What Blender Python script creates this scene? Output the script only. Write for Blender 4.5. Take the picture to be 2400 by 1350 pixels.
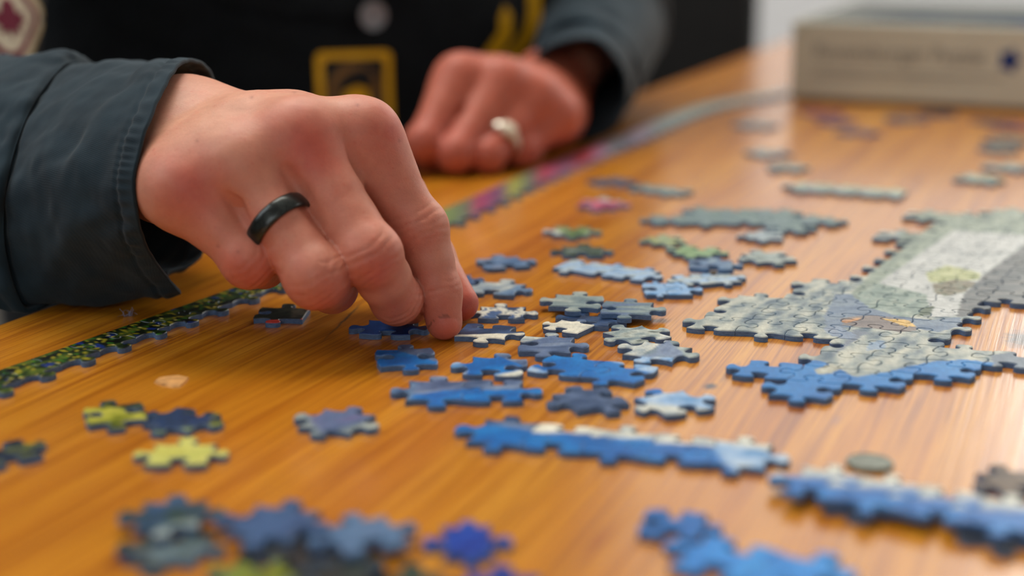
import bpy, bmesh, math, random
import numpy as np
from mathutils import Vector, Matrix, noise
from mathutils.geometry import delaunay_2d_cdt
from mathutils.bvhtree import BVHTree

for o in list(bpy.data.objects):
    bpy.data.objects.remove(o, do_unlink=True)
SC = bpy.context.scene
COL = SC.collection
MM = 0.001
TZ = 0.75                      # table top height in metres; design space is millimetres with z = 0 on the table top
PITCH = math.radians(14.27)
CAMH = 143.0                   # camera height above the table top, mm
FPX = 3559.0                   # 35 mm lens on a 23.6 mm sensor, 2400 px wide
SP, CP = math.sin(PITCH), math.cos(PITCH)

# ------------------------------------------------------------------ camera, world, lights, exposure
cam_d = bpy.data.cameras.new('camera')
cam_d.lens = 35.0
cam_d.sensor_width = 23.6
cam_d.clip_start = 0.01
cam_d.clip_end = 50
cam_d.dof.use_dof = True
cam_d.dof.focus_distance = 0.514
cam_d.dof.aperture_fstop = 3.0
cam_d.dof.aperture_blades = 0
cam = bpy.data.objects.new('camera', cam_d)
cam.location = (0, 0, TZ + CAMH * MM)
cam.rotation_euler = (math.pi / 2 - PITCH, 0, 0)
COL.objects.link(cam)
SC.camera = cam

world = bpy.data.worlds.new('world')
world.use_nodes = True
world.node_tree.nodes['Background'].inputs[0].default_value = (0.75, 0.83, 1.0, 1)
world.node_tree.nodes['Background'].inputs[1].default_value = 0.25
SC.world = world

def area_light(name, loc, aim, w, h, power, color=(1, 1, 1)):
    d = bpy.data.lights.new(name, 'AREA')
    d.shape = 'RECTANGLE'; d.size = w; d.size_y = h; d.energy = power; d.color = color
    o = bpy.data.objects.new(name, d)
    o.location = loc
    o.rotation_euler = (Vector(aim) - Vector(loc)).to_track_quat('-Z', 'Y').to_euler()
    COL.objects.link(o)
    return o
area_light('ceiling_light_panel', (-0.30, 1.2, 2.66), (-0.1, 0.65, 0.75), 1.2, 1.0, 44, (1.0, 0.94, 0.85))
area_light('back_wall_fill', (1.2, 2.75, 2.66), (1.1, 3.6, 1.1), 2.6, 0.5, 62, (1.0, 0.99, 0.94))  # added lamp that brightens the white back wall for the table's sheen
area_light('upper_left_fill', (-1.7, 0.45, 2.25), (-0.05, 0.55, 0.75), 1.2, 1.2, 18, (0.92, 0.96, 1.0))  # added fill from upper left for the hand; no window in that wall
area_light('front_fill', (-0.5, -2.0, 1.75), (-0.05, 0.6, 0.75), 1.6, 1.2, 12, (0.95, 0.97, 1.0))  # added fill behind the camera to lift the front-facing sides
area_light('right_side_fill', (2.9, 1.2, 1.9), (0.1, 0.6, 0.75), 1.3, 1.1, 14, (1.0, 0.98, 0.95))  # added fill from the right, kept out of the table's reflections

SC.view_settings.view_transform = 'Standard'
SC.view_settings.look = 'None'
SC.view_settings.gamma = 1
SC.view_settings.use_curve_mapping = False
SC.view_settings.exposure = -0.08
SC.cycles.use_denoising = True
SC.cycles.max_bounces = 8
SC.cycles.sample_clamp_indirect = 6

# ------------------------------------------------------------------ helpers
def P3(u, v, Z):               # photograph pixel and depth along the lens axis -> mm
    x = (u - 1200) / FPX; y = (v - 675) / FPX
    return np.array([x * Z, Z * (CP - y * SP), CAMH - Z * (SP + y * CP)])
def PT(u, v, z=0.0):           # photograph pixel -> point on the level z
    y = (v - 675) / FPX
    return P3(u, v, (CAMH - z) / (SP + y * CP))
def proj(x, y, z):
    Z = y * CP + (CAMH - z) * SP
    return 1200 + FPX * x / Z, 675 + FPX * (-y * SP + (CAMH - z) * CP) / Z
def W(p):
    return Vector((p[0] * MM, p[1] * MM, TZ + p[2] * MM))
def lin(r, g, b):
    f = lambda c: (c / 255 / 12.92) if c / 255 <= 0.04045 else ((c / 255 + 0.055) / 1.055) ** 2.4
    return np.array([f(r), f(g), f(b)])

def tag(o, label=None, cat=None, group=None, kind=None):
    if label: o['label'] = label
    if cat: o['category'] = cat
    if group: o['group'] = group
    if kind: o['kind'] = kind
    return o
def empty(name, loc=(0, 0, 0), rz=0.0):
    o = bpy.data.objects.new(name, None)
    o.empty_display_size = 0.01
    o.location = loc; o.rotation_euler = (0, 0, rz)
    COL.objects.link(o)
    return o
def link_mesh(name, verts, faces, mats, parent=None, loc=(0, 0, 0), smooth=False, fmat=None, rz=0.0):
    m = bpy.data.meshes.new(name)
    m.from_pydata([tuple(v) for v in verts], [], [tuple(int(i) for i in f) for f in faces])
    for mt in (mats if isinstance(mats, (list, tuple)) else [mats]): m.materials.append(mt)
    if fmat is not None: m.polygons.foreach_set('material_index', np.asarray(fmat, dtype=np.int32))
    if smooth: m.polygons.foreach_set('use_smooth', np.ones(len(m.polygons), dtype=bool))
    m.update()
    o = bpy.data.objects.new(name, m)
    o.location = loc; o.rotation_euler = (0, 0, rz)
    COL.objects.link(o)
    if parent is not None: o.parent = parent
    return o
def fix_normals(o):
    bm = bmesh.new(); bm.from_mesh(o.data)
    bmesh.ops.recalc_face_normals(bm, faces=bm.faces[:])
    bm.to_mesh(o.data); bm.free()
def set_colors(o, cols, name='print'):
    a = o.data.color_attributes.new(name, 'FLOAT_COLOR', 'POINT')
    c = np.ones((len(o.data.vertices), 4), dtype=np.float32)
    c[:, :3] = cols
    a.data.foreach_set('color', c.ravel())
def bevel_box(name, lo, hi, mat, parent=None, bev=0.002, loc=(0, 0, 0), seg=2):
    bm = bmesh.new()
    r = bmesh.ops.create_cube(bm, size=1.0)
    c = [(a + b) / 2 for a, b in zip(lo, hi)]; s = [b - a for a, b in zip(lo, hi)]
    for v in bm.verts: v.co = Vector([c[k] + v.co[k] * s[k] for k in range(3)])
    if bev: bmesh.ops.bevel(bm, geom=bm.edges[:], offset=bev, segments=seg, affect='EDGES', profile=0.5)
    m = bpy.data.meshes.new(name); bm.to_mesh(m); bm.free()
    m.materials.append(mat)
    o = bpy.data.objects.new(name, m); o.location = loc
    COL.objects.link(o)
    if parent is not None: o.parent = parent
    return o

# ------------------------------------------------------------------ materials
class NT:
    def __init__(self, name):
        self.m = bpy.data.materials.new(name); self.m.use_nodes = True
        self.t = self.m.node_tree; self.b = self.t.nodes['Principled BSDF']
    def n(self, typ, **kw):
        nd = self.t.nodes.new('ShaderNode' + typ)
        for k, v in kw.items():
            if k.startswith('i_'):
                key = k[2:]; key = int(key) if key.isdigit() else key.replace('_', ' ')
                nd.inputs[key].default_value = v
            else: setattr(nd, k, v)
        return nd
    def l(self, a, b): self.t.links.new(a, b)
    def math(self, op, a, b=None, c=None, clamp=False):
        nd = self.n('Math', operation=op); nd.use_clamp = clamp
        for k, x in enumerate((a, b, c)):
            if x is None: continue
            if isinstance(x, (int, float)): nd.inputs[k].default_value = x
            else: self.l(x, nd.inputs[k])
        return nd.outputs[0]
    def ramp(self, f, stops, interp='LINEAR'):
        nd = self.n('ValToRGB'); cr = nd.color_ramp; cr.interpolation = interp
        while len(cr.elements) < len(stops): cr.elements.new(0.5)
        for e, (p, c) in zip(cr.elements, stops):
            e.position = p; e.color = (c[0], c[1], c[2], 1)
        self.l(f, nd.inputs[0]); return nd.outputs[0]
    def mix(self, f, a, b, mode='MIX'):
        nd = self.n('Mix', data_type='RGBA', blend_type=mode)
        for k, x in ((0, f), (6, a), (7, b)):
            if isinstance(x, (int, float)): nd.inputs[k].default_value = x
            elif isinstance(x, (tuple, list, np.ndarray)): nd.inputs[k].default_value = (float(x[0]), float(x[1]), float(x[2]), 1)
            else: self.l(x, nd.inputs[k])
        return nd.outputs[2]
    def noise(self, vec, scale, detail=4, rough=0.5, dist=0.0):
        nd = self.n('TexNoise'); nd.inputs['Scale'].default_value = scale; nd.inputs['Detail'].default_value = detail
        nd.inputs['Roughness'].default_value = rough; nd.inputs['Distortion'].default_value = dist
        if vec is not None: self.l(vec, nd.inputs['Vector'])
        return nd.outputs['Fac']
    def mapping(self, vec, scale=(1, 1, 1), rot=(0, 0, 0), loc=(0, 0, 0)):
        nd = self.n('Mapping'); nd.inputs['Scale'].default_value = scale; nd.inputs['Rotation'].default_value = rot
        nd.inputs['Location'].default_value = loc
        self.l(vec, nd.inputs['Vector']); return nd.outputs[0]
    def bump(self, h, strength=0.3, dist=0.001):
        nd = self.n('Bump'); nd.inputs['Strength'].default_value = strength; nd.inputs['Distance'].default_value = dist
        self.l(h, nd.inputs['Height']); self.l(nd.outputs[0], self.b.inputs['Normal'])
    def set(self, **kw):
        for k, v in kw.items():
            key = k.replace('_', ' ')
            if isinstance(v, (tuple, list, np.ndarray)) and len(v) == 3 and 'Radius' not in key: v = (float(v[0]), float(v[1]), float(v[2]), 1)
            self.b.inputs[key].default_value = v
        return self
    def color(self, sock): self.l(sock, self.b.inputs['Base Color'])

def plain(name, col, rough=0.6, metal=0.0, spec=0.5, mott=0.12, scale=60):
    t = NT(name); t.set(Roughness=rough, Metallic=metal, Specular_IOR_Level=spec)
    tc = t.n('TexCoord').outputs['Object']
    nz = t.noise(tc, scale, 4)
    c = np.asarray(col)
    t.color(t.ramp(nz, [(0.3, c * (1 - mott)), (0.7, np.minimum(c * (1 + mott), 1))]))
    return t.m

M = {}
# printed face of the puzzle pieces: colours ride on the mesh, brushwork and linen grain come from the nodes
t = NT('printed_card'); t.set(Roughness=0.34, Specular_IOR_Level=0.26)
at = t.n('Attribute', attribute_name='print').outputs['Color']
tc = t.n('TexCoord').outputs['Object']
b1 = t.noise(t.mapping(tc, (900, 350, 400), (0, 0, 0.5)), 1.0, 3, 0.6)
b2 = t.noise(tc, 2600, 2, 0.6)
k1 = t.math('MULTIPLY_ADD', b1, 0.75, 0.63)
cmb = t.n('CombineColor'); [t.l(k1, cmb.inputs[i]) for i in range(3)]
t.color(t.mix(1.0, at, cmb.outputs[0], 'MULTIPLY'))
t.l(t.math('MULTIPLY_ADD', b2, 0.25, 0.24), t.b.inputs['Roughness'])
t.bump(t.math('ADD', b1, t.math('MULTIPLY', b2, 0.4)), 0.25, 0.0002)
M['print'] = t.m
t = NT('blue_grey_cardboard_edge'); t.set(Roughness=0.75)
tc = t.n('TexCoord').outputs['Object']
t.color(t.ramp(t.noise(t.mapping(tc, (700, 700, 3000)), 1, 4, 0.65), [(0.25, lin(62, 86, 122)), (0.75, lin(100, 130, 168))]))
M['card'] = t.m

# varnished pine, coordinates in the table's frame (x across the boards, y along the grain), metres
t = NT('varnished_pine')
tc = t.n('TexCoord').outputs['Object']
oi = t.n('ObjectInfo').outputs['Random']
off = t.n('CombineXYZ'); t.l(t.math('MULTIPLY', oi, 7.3), off.inputs[0]); t.l(t.math('MULTIPLY', oi, 3.1), off.inputs[1])
add = t.n('VectorMath', operation='ADD'); t.l(tc, add.inputs[0]); t.l(off.outputs[0], add.inputs[1])
base = add.outputs[0]
wob = t.noise(t.mapping(base, (3, 1.2, 1)), 1.0, 2)
sep = t.n('SeparateXYZ'); t.l(base, sep.inputs[0])
xw = t.math('MULTIPLY_ADD', wob, 0.05, sep.outputs[0])
cx = t.n('CombineXYZ'); t.l(xw, cx.inputs[0]); t.l(sep.outputs[1], cx.inputs[1])
wv = cx.outputs[0]
g1 = t.noise(t.mapping(wv, (55, 1.6, 1)), 1.0, 3, 0.55)        # broad growth rings
g2 = t.noise(t.mapping(wv, (480, 6, 1)), 1.0, 4, 0.6)          # fine streaks
g3 = t.noise(t.mapping(wv, (1150, 14, 1)), 1.0, 3, 0.6)        # pores
g4 = t.noise(t.mapping(base, (9, 2.5, 1)), 1.0, 2)             # tone drift
f = t.math('ADD', t.math('MULTIPLY', g1, 0.62), t.math('MULTIPLY', g2, 0.38))
c = t.ramp(f, [(0.30, lin(126, 64, 6)), (0.42, lin(180, 106, 16)), (0.52, lin(204, 132, 26)), (0.66, lin(220, 154, 44))])
c = t.mix(t.math('MULTIPLY', t.math('SUBTRACT', g3, 0.46, clamp=True), 3.4, clamp=True), c, lin(132, 62, 12))
c = t.mix(t.math('MULTIPLY', t.math('SUBTRACT', g4, 0.45, clamp=True), 1.2), c, lin(170, 90, 14))
c = t.mix(t.math('MULTIPLY', oi, 0.22), c, lin(184, 116, 24))
c = t.mix(t.math('MULTIPLY', t.math('SUBTRACT', 0.49, g2, clamp=True), 2.2, clamp=True), c, lin(116, 50, 8))
WOOD_SLOT = (t, c, tc, g2, g3)          # knots, stains and the scratch are added once their places are known
M['wood'] = t.m

def skin_mat():
    t = NT('skin')
    at = t.n('Attribute', attribute_name='tone').outputs['Color']
    tc = t.n('TexCoord').outputs['Object']
    n1 = t.noise(tc, 160, 5, 0.6); n2 = t.noise(tc, 1400, 3, 0.6)
    v = t.n('TexVoronoi', feature='DISTANCE_TO_EDGE'); v.inputs['Scale'].default_value = 1500
    t.l(tc, v.inputs['Vector'])
    k = t.math('MULTIPLY_ADD', n1, 0.34, 0.83)
    k = t.math('MULTIPLY', k, t.math('MULTIPLY_ADD', n2, 0.16, 0.92))
    cmb = t.n('CombineColor'); [t.l(k, cmb.inputs[i]) for i in range(3)]
    t.color(t.mix(1.0, at, cmb.outputs[0], 'MULTIPLY'))
    t.set(Roughness=0.5, Specular_IOR_Level=0.38, Subsurface_Weight=0.22, Subsurface_Scale=0.0025)
    t.b.inputs['Subsurface Radius'].default_value = (1.0, 0.35, 0.2)
    t.bump(t.math('ADD', t.math('MULTIPLY', v.outputs['Distance'], 0.8), n2), 0.16, 0.0004)
    return t.m
M['skin'] = skin_mat()

def twill(name, c1, c2, rough=0.9):
    t = NT(name)
    tc = t.n('TexCoord').outputs['Object']
    w = t.n('TexWave', wave_type='BANDS', bands_direction='DIAGONAL'); w.inputs['Scale'].default_value = 620
    w.inputs['Distortion'].default_value = 1.5; w.inputs['Detail'].default_value = 1
    t.l(tc, w.inputs['Vector'])
    n1 = t.noise(tc, 55, 5, 0.6); n2 = t.noise(tc, 1800, 2)
    c = t.ramp(n1, [(0.3, c1), (0.72, c2)])
    c = t.mix(t.math('MULTIPLY', w.outputs['Fac'], 0.14), c, np.asarray(c2) * 1.4)
    t.color(c); t.set(Roughness=rough, Specular_IOR_Level=0.2, Sheen_Weight=0.08)
    t.bump(t.math('ADD', w.outputs['Fac'], n2), 0.14, 0.0003)
    return t.m
M['sleeve'] = twill('dark_teal_twill', lin(21, 36, 45), lin(36, 54, 64))
M['jacket'] = twill('shaded_teal_twill', lin(8, 11, 14), lin(16, 21, 25))  # same shirt cloth, darkened to put the torso's shade into the colour
# ------------------------------------------------------------------ table: boards laid along the grain
E_N = np.array([0.9222, -0.3867]); E_D = np.array([0.3867, 0.9222])     # across the boards / along the grain
T_O = np.array([-179.7, 513.6])                                          # a point of the table's edge
T_RZ = math.atan2(E_N[1], E_N[0])
def to_table(p):               # mm on the table top -> table frame, metres
    d = np.asarray(p[:2]) - T_O
    return np.array([d @ E_N, d @ E_D]) * MM
table = empty('table', (T_O[0] * MM, T_O[1] * MM, 0.0), T_RZ)
tag(table, 'orange varnished pine table of long boards with the puzzle spread over it', 'table')
S0, S1 = -0.62, 1.62
bounds = [0.0, 0.088, 0.186, 0.282, 0.380, 0.476, 0.574, 0.670, 0.768]
for k in range(len(bounds) - 1):
    g = 0.0
    pk = bevel_box('plank', (bounds[k] + g, S0, TZ - 0.028), (bounds[k + 1] - g, S1, TZ), M['wood'], table, 0.0)
    if k in (0, len(bounds) - 2):                                        # only the table's own outer edge is rounded
        bm = bmesh.new(); bm.from_mesh(pk.data); xo = bounds[0] if k == 0 else bounds[-1]
        bmesh.ops.bevel(bm, geom=[e for e in bm.edges if all(abs(v.co.x - xo) < 1e-5 for v in e.verts)], offset=0.003, segments=3, affect='EDGES', profile=0.5)
        bm.to_mesh(pk.data); bm.free()
for lo, hi in (((0.04, S0 + 0.05, TZ - 0.11), (0.062, S1 - 0.05, TZ - 0.0285)), ((0.706, S0 + 0.05, TZ - 0.11), (0.728, S1 - 0.05, TZ - 0.0285))):
    bevel_box('apron', lo, hi, M['wood'], table, 0.002)
for a in (0.03, 0.67):
    for b in (S0 + 0.03, S1 - 0.1):
        bevel_box('leg', (a, b, 0.0), (a + 0.07, b + 0.07, TZ - 0.0285), M['wood'], table, 0.004)

# knots, stain and scratch belong to the boards themselves
t, c, tc, g2, g3 = WOOD_SLOT
def spot(px, py, rx, ry, rot=0.0):
    q = to_table(PT(px, py))
    mp = t.n('Mapping'); mp.vector_type = 'TEXTURE'
    mp.inputs['Location'].default_value = (q[0], q[1], TZ); mp.inputs['Rotation'].default_value = (0, 0, rot)
    mp.inputs['Scale'].default_value = (rx, ry, 0.02)
    nz = t.n('TexNoise'); nz.inputs['Scale'].default_value = 260; nz.inputs['Detail'].default_value = 3
    t.l(tc, nz.inputs['Vector'])
    sub = t.n('VectorMath', operation='MULTIPLY_ADD')
    t.l(nz.outputs['Color'], sub.inputs[0]); sub.inputs[1].default_value = (0.9 * rx, 0.9 * ry, 0); sub.inputs[2].default_value = (-0.45 * rx, -0.45 * ry, 0)
    ad = t.n('VectorMath', operation='ADD'); t.l(tc, ad.inputs[0]); t.l(sub.outputs[0], ad.inputs[1])
    t.l(ad.outputs[0], mp.inputs['Vector'])
    ln = t.n('VectorMath', operation='LENGTH'); t.l(mp.outputs[0], ln.inputs[0])
    return t.math('SUBTRACT', 1.15, ln.outputs['Value'], clamp=True)
for px, py, rx, ry, col, k in ((2392, 795, 0.006, 0.012, lin(58, 38, 20), 1.2), (1664, 906, 0.0022, 0.0035, lin(60, 44, 44), 1.3),
                               (1712, 872, 0.0016, 0.012, lin(110, 72, 60), 0.9), (300, 1308, 0.0035, 0.0075, lin(110, 44, 16), 0.9),
                               (1400, 1270, 0.0022, 0.016, lin(150, 74, 18), 0.8), (1960, 985, 0.0018, 0.006, lin(150, 100, 80), 0.6)):
    c = t.mix(t.math('MULTIPLY', spot(px, py, rx, ry), k, clamp=True), c, col)
q0, q1 = PT(748, 808), PT(868, 690)
a0, a1 = to_table(q0), to_table(q1)
rot = math.atan2(a1[1] - a0[1], a1[0] - a0[0])
mp = t.n('Mapping'); mp.vector_type = 'TEXTURE'
mp.inputs['Location'].default_value = ((a0[0] + a1[0]) / 2, (a0[1] + a1[1]) / 2, TZ); mp.inputs['Rotation'].default_value = (0, 0, rot)
mp.inputs['Scale'].default_value = (float(np.hypot(*(a1 - a0))) * 0.52, 0.00075, 0.02)
wr = t.n('TexNoise'); wr.inputs['Scale'].default_value = 120; t.l(tc, wr.inputs['Vector'])
sb = t.n('VectorMath', operation='MULTIPLY_ADD'); t.l(wr.outputs['Color'], sb.inputs[0]); sb.inputs[1].default_value = (0.0018,) * 3; sb.inputs[2].default_value = (-0.0009,) * 3
ad = t.n('VectorMath', operation='ADD'); t.l(tc, ad.inputs[0]); t.l(sb.outputs[0], ad.inputs[1]); t.l(ad.outputs[0], mp.inputs['Vector'])
ln = t.n('VectorMath', operation='LENGTH'); t.l(mp.outputs[0], ln.inputs[0])
c = t.mix(t.math('MULTIPLY', t.math('SUBTRACT', 1.0, ln.outputs['Value'], clamp=True), 1.0, clamp=True), c, lin(70, 62, 50))
t.color(c)
t.set(Specular_IOR_Level=0.12, Coat_Weight=0.8, Coat_Roughness=0.15, Coat_IOR=1.5)
t.l(t.math('MULTIPLY_ADD', g2, 0.2, 0.24), t.b.inputs['Roughness'])
bp = t.n('Bump'); bp.inputs['Strength'].default_value = 0.13; bp.inputs['Distance'].default_value = 0.0006
t.l(t.math('ADD', g2, t.math('MULTIPLY', g3, 0.6)), bp.inputs['Height'])
t.l(bp.outputs[0], t.b.inputs['Normal']); t.l(bp.outputs[0], t.b.inputs['Coat Normal'])

# ------------------------------------------------------------------ jigsaw pieces
THICK = 2.0
_half = [(0.0, 0.0), (0.12, -0.034), (0.25, -0.054), (0.355, -0.038), (0.41, 0.02), (0.402, 0.085), (0.357, 0.145), (0.345, 0.205), (0.38, 0.262), (0.435, 0.287), (0.5, 0.293)]
_prof = np.array(_half + [(1 - x, y) for x, y in _half[-2::-1]])
def catmull(P, n, closed=False):
    P = np.asarray(P, float); out = []
    m = len(P)
    for i in range(m if closed else m - 1):
        g = lambda k: P[(k) % m] if closed else P[min(max(k, 0), m - 1)]
        a, b, c_, d = g(i - 1), g(i), g(i + 1), g(i + 2)
        for j in range(n):
            s = j / n
            out.append(0.5 * ((2 * b) + (c_ - a) * s + (2 * a - 5 * b + 4 * c_ - d) * s * s + (3 * b - a - 3 * c_ + d) * s ** 3))
    if not closed: out.append(P[-1])
    return np.array(out)
def edge_curve(A, B, sign, rng, n=2):
    A = np.asarray(A, float); B = np.asarray(B, float)
    d = B - A; L = np.hypot(*d); nrm = np.array([d[1], -d[0]]) / L          # to the right of A->B
    if sign == 0: return np.array([A + d * k / 8 for k in range(9)])
    pr = _prof.copy()
    wid = rng.uniform(0.92, 1.12); sh = rng.uniform(-0.06, 0.06); hgt = rng.uniform(0.88, 1.06); lean = rng.uniform(-0.12, 0.12)
    w = np.clip(1 - np.abs(pr[:, 0] - 0.5) / 0.5, 0, 1)
    x = 0.5 + (pr[:, 0] - 0.5) * (1 + (wid - 1) * np.clip(w * 3, 0, 1)) + sh * np.clip(w * 2.2, 0, 1) + lean * np.clip(pr[:, 1], 0, 1)
    pts = catmull(np.stack([x, pr[:, 1] * hgt], 1), n)
    return A + pts[:, :1] * d + sign * pts[:, 1:] * L * nrm
def inset(poly, d):
    nx = np.roll(poly, -1, 0) - np.roll(poly, 1, 0)
    nx /= np.maximum(np.hypot(nx[:, 0], nx[:, 1]), 1e-9)[:, None]
    return poly + d * np.stack([-nx[:, 1], nx[:, 0]], 1)                     # polygon runs counter-clockwise
def inside(poly, pts):
    x, y = pts[:, 0][:, None], pts[:, 1][:, None]
    x0, y0 = poly[:, 0], poly[:, 1]; x1, y1 = np.roll(x0, -1), np.roll(y0, -1)
    cond = (y0 > y) != (y1 > y)
    xi = (x1 - x0) * (y - y0) / np.where(np.abs(y1 - y0) < 1e-12, 1e-12, y1 - y0) + x0
    return (np.sum(cond & (x < xi), 1) % 2) == 1
def fill(poly, grid):
    lo, hi = poly.min(0), poly.max(0)
    gx, gy = np.meshgrid(np.arange(lo[0], hi[0], grid), np.arange(lo[1], hi[1], grid))
    pts = np.stack([gx.ravel(), gy.ravel()], 1)
    pts = pts[inside(poly, pts)]
    if len(pts):
        dd = np.min(np.hypot(pts[:, None, 0] - poly[None, :, 0], pts[:, None, 1] - poly[None, :, 1]), 1)
        pts = pts[dd > grid * 0.45]
    allp = [Vector((float(a), float(b))) for a, b in np.vstack([poly, pts])] if len(pts) else [Vector((float(a), float(b))) for a, b in poly]
    n = len(poly)
    r = delaunay_2d_cdt(allp, [(i, (i + 1) % n) for i in range(n)], [], 1, 1e-5)
    vs = np.array([(v.x, v.y) for v in r[0]])
    return vs, [tuple(f) for f in r[2]], r[3]
def piece_mesh(name, outline, paint, grid, z0=0.0, parent=None, origin=None, base=(0, 0, 0), thick=THICK, tilt=None):
    o2 = inset(outline, 0.09)
    keep = np.hypot(*(o2 - np.roll(o2, 1, 0)).T) > 0.05
    o2 = o2[keep]
    cen = o2.mean(0) if origin is None else np.asarray(origin, float)
    rim = inset(o2, 0.28)
    n = len(o2)
    tv, tf, orig = fill(rim, grid)
    vs = []; fs = []; fm = []
    for ring, z in ((o2, 0.0), (o2, thick - 0.34)): vs += [(p[0], p[1], z) for p in ring]
    off = 2 * n
    vs += [(p[0], p[1], thick) for p in tv]
    rimmap = {}
    for k, og in enumerate(orig):
        for q in og:
            if q < n: rimmap[q] = k
    for k in range(n):
        j = (k + 1) % n
        fs.append((k, j, n + j, n + k)); fm.append(1)
        if k in rimmap and j in rimmap:
            fs.append((n + k, n + j, off + rimmap[j], off + rimmap[k])); fm.append(0)
    for f_ in tf: fs.append(tuple(off + i for i in f_)); fm.append(0)
    fs.append(tuple(range(n - 1, -1, -1))); fm.append(1)
    vs = np.array(vs)
    cols = paint(vs[:, 0], vs[:, 1], cen)
    worn = np.clip(0.25 + 0.3 * nz(vs[n:2 * n, 0], vs[n:2 * n, 1], 4.0, 91), 0.08, 0.6)[:, None]
    cols[n:2 * n] = cols[n:2 * n] * (1 - worn) + lin(168, 192, 216) * worn      # scuffed cut edge
    loc = vs.copy(); loc[:, 0] -= cen[0]; loc[:, 1] -= cen[1]
    if tilt is not None:
        loc[:, 2] += loc[:, 0] * tilt[0] + loc[:, 1] * tilt[1]
    loc *= MM
    o = link_mesh(name, loc, fs, [M['print'], M['card']], parent, ((cen[0] - base[0]) * MM, (cen[1] - base[1]) * MM, (z0 - base[2]) * MM + (0 if parent else TZ)), fmat=fm)
    set_colors(o, cols)
    return o

def nz(x, y, sc, seed):
    return np.array([noise.noise(Vector((a / sc, b / sc, seed * 3.17))) for a, b in zip(x, y)])
def mottle(x, y, cols, sc, seed, ang=30.0, stretch=2.0, contrast=1.6):
    a = math.radians(ang); rx = x * math.cos(a) + y * math.sin(a); ry = -x * math.sin(a) + y * math.cos(a)
    v = np.clip(0.5 + contrast * 0.5 * (nz(rx / stretch, ry, sc, seed) + 0.45 * nz(rx / stretch, ry, sc * 0.4, seed + 5)), 0, 0.9999)
    cols = np.array(cols); k = v * (len(cols) - 1); i = k.astype(int); fr = (k - i)[:, None]
    return cols[i] * (1 - fr) + cols[np.minimum(i + 1, len(cols) - 1)] * fr
def painter(cols, sc=4.0, seed=0, ang=30.0, stretch=2.0, splits=(), contrast=1.6):
    def f_(x, y, cen):
        lx, ly = x - cen[0], y - cen[1]
        out = mottle(lx, ly, cols, sc, seed, ang, stretch, contrast)
        wob = nz(lx, ly, 3.0, seed + 11)
        for k, (a, o_, c2, soft) in enumerate(splits):
            a = math.radians(a)
            s = np.clip((lx * math.cos(a) + ly * math.sin(a) - o_ + wob * 0.8) / soft, 0, 1)[:, None]
            c2 = np.array(c2)
            alt = mottle(lx, ly, c2 if c2.ndim == 2 else [c2 * 0.85, c2 * 1.12], sc * 0.7, seed + 21 + k, ang, stretch, contrast)
            out = out * (1 - s) + alt * s
        return out
    return f_

BLUE = [lin(0, 82, 152), lin(0, 99, 172), lin(10, 116, 186)]
SKYB = [lin(80, 134, 182), lin(140, 172, 206), lin(186, 198, 204)]
SLATE = [lin(52, 74, 108), lin(84, 104, 138), lin(118, 134, 158)]
NAVY = [lin(18, 36, 66), lin(34, 60, 98), lin(62, 92, 134)]
GREY = [lin(96, 116, 124), lin(136, 150, 148), lin(172, 178, 168)]
PALE = [lin(138, 152, 160), lin(186, 190, 182), lin(214, 212, 196)]
GREEN = [lin(40, 62, 42), lin(96, 122, 74), lin(150, 160, 128)]
OLIVE = [lin(44, 58, 22), lin(118, 124, 24), lin(176, 172, 66)]
LEAF = [lin(8, 11, 9), lin(16, 26, 14), lin(40, 62, 20), lin(84, 98, 30)]
ROSE = [lin(86, 42, 66), lin(170, 56, 92), lin(186, 120, 130)]
DEEP = [lin(4, 40, 126), lin(8, 54, 150), lin(16, 70, 164)]
DARKG = [lin(20, 26, 24), lin(42, 56, 48), lin(78, 92, 70)]
BLACK = [lin(16, 16, 18), lin(30, 30, 34), lin(52, 50, 46)]
BROWN = [lin(52, 36, 22), lin(84, 62, 36), lin(110, 84, 52)]
WHITE = [lin(190, 190, 178), lin(218, 214, 196), lin(228, 224, 206)]
STEEL = [lin(50, 82, 120), lin(84, 116, 150), lin(112, 140, 166)]

def lattice_pieces(cells, corner, bnd, paint, seed, grid, parent, base, z0=0.0, name='puzzle_piece'):
    """cells: {(i, j)}; corner(i, j) -> mm; bnd: {(i, j, side): 'T'|'B'|'F'}; returns the piece objects"""
    rng = random.Random(seed); cs = set(cells); He = {}; Ve = {}
    val = {'T': 1, 'B': -1, 'F': 0}
    for (i, j) in sorted(cs):
        for side in 'FBLR':
            nb = {'F': (i, j + 1), 'B': (i, j - 1), 'L': (i - 1, j), 'R': (i + 1, j)}[side]
            key = {'F': ('H', i, j + 1), 'B': ('H', i, j), 'L': ('V', i, j), 'R': ('V', i + 1, j)}[side]
            D = He if key[0] == 'H' else Ve
            if key[1:] in D: continue
            s = rng.choice((1, -1))
            if (i, j, side) in bnd:
                s = val[bnd[(i, j, side)]]
                if side in 'BL': s = -s
            elif nb not in cs and rng.random() < 0.0: s = 0
            if key[0] == 'H': D[key[1:]] = edge_curve(corner(key[1], key[2]), corner(key[1] + 1, key[2]), s, rng)
            else: D[key[1:]] = edge_curve(corner(key[1], key[2] + 1), corner(key[1], key[2]), s, rng)
    res = []
    for (i, j) in sorted(cs):
        poly = np.vstack([He[(i, j + 1)][:-1], Ve[(i + 1, j)][:-1], He[(i, j)][::-1][:-1], Ve[(i, j)][::-1][:-1]])
        c0 = (corner(i, j) + corner(i + 1, j) + corner(i, j + 1) + corner(i + 1, j + 1)) / 4
        pf = paint[(i, j)] if isinstance(paint, dict) else paint
        res.append(piece_mesh(name, poly, pf, grid, z0, parent, c0, base))
    return res

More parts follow.
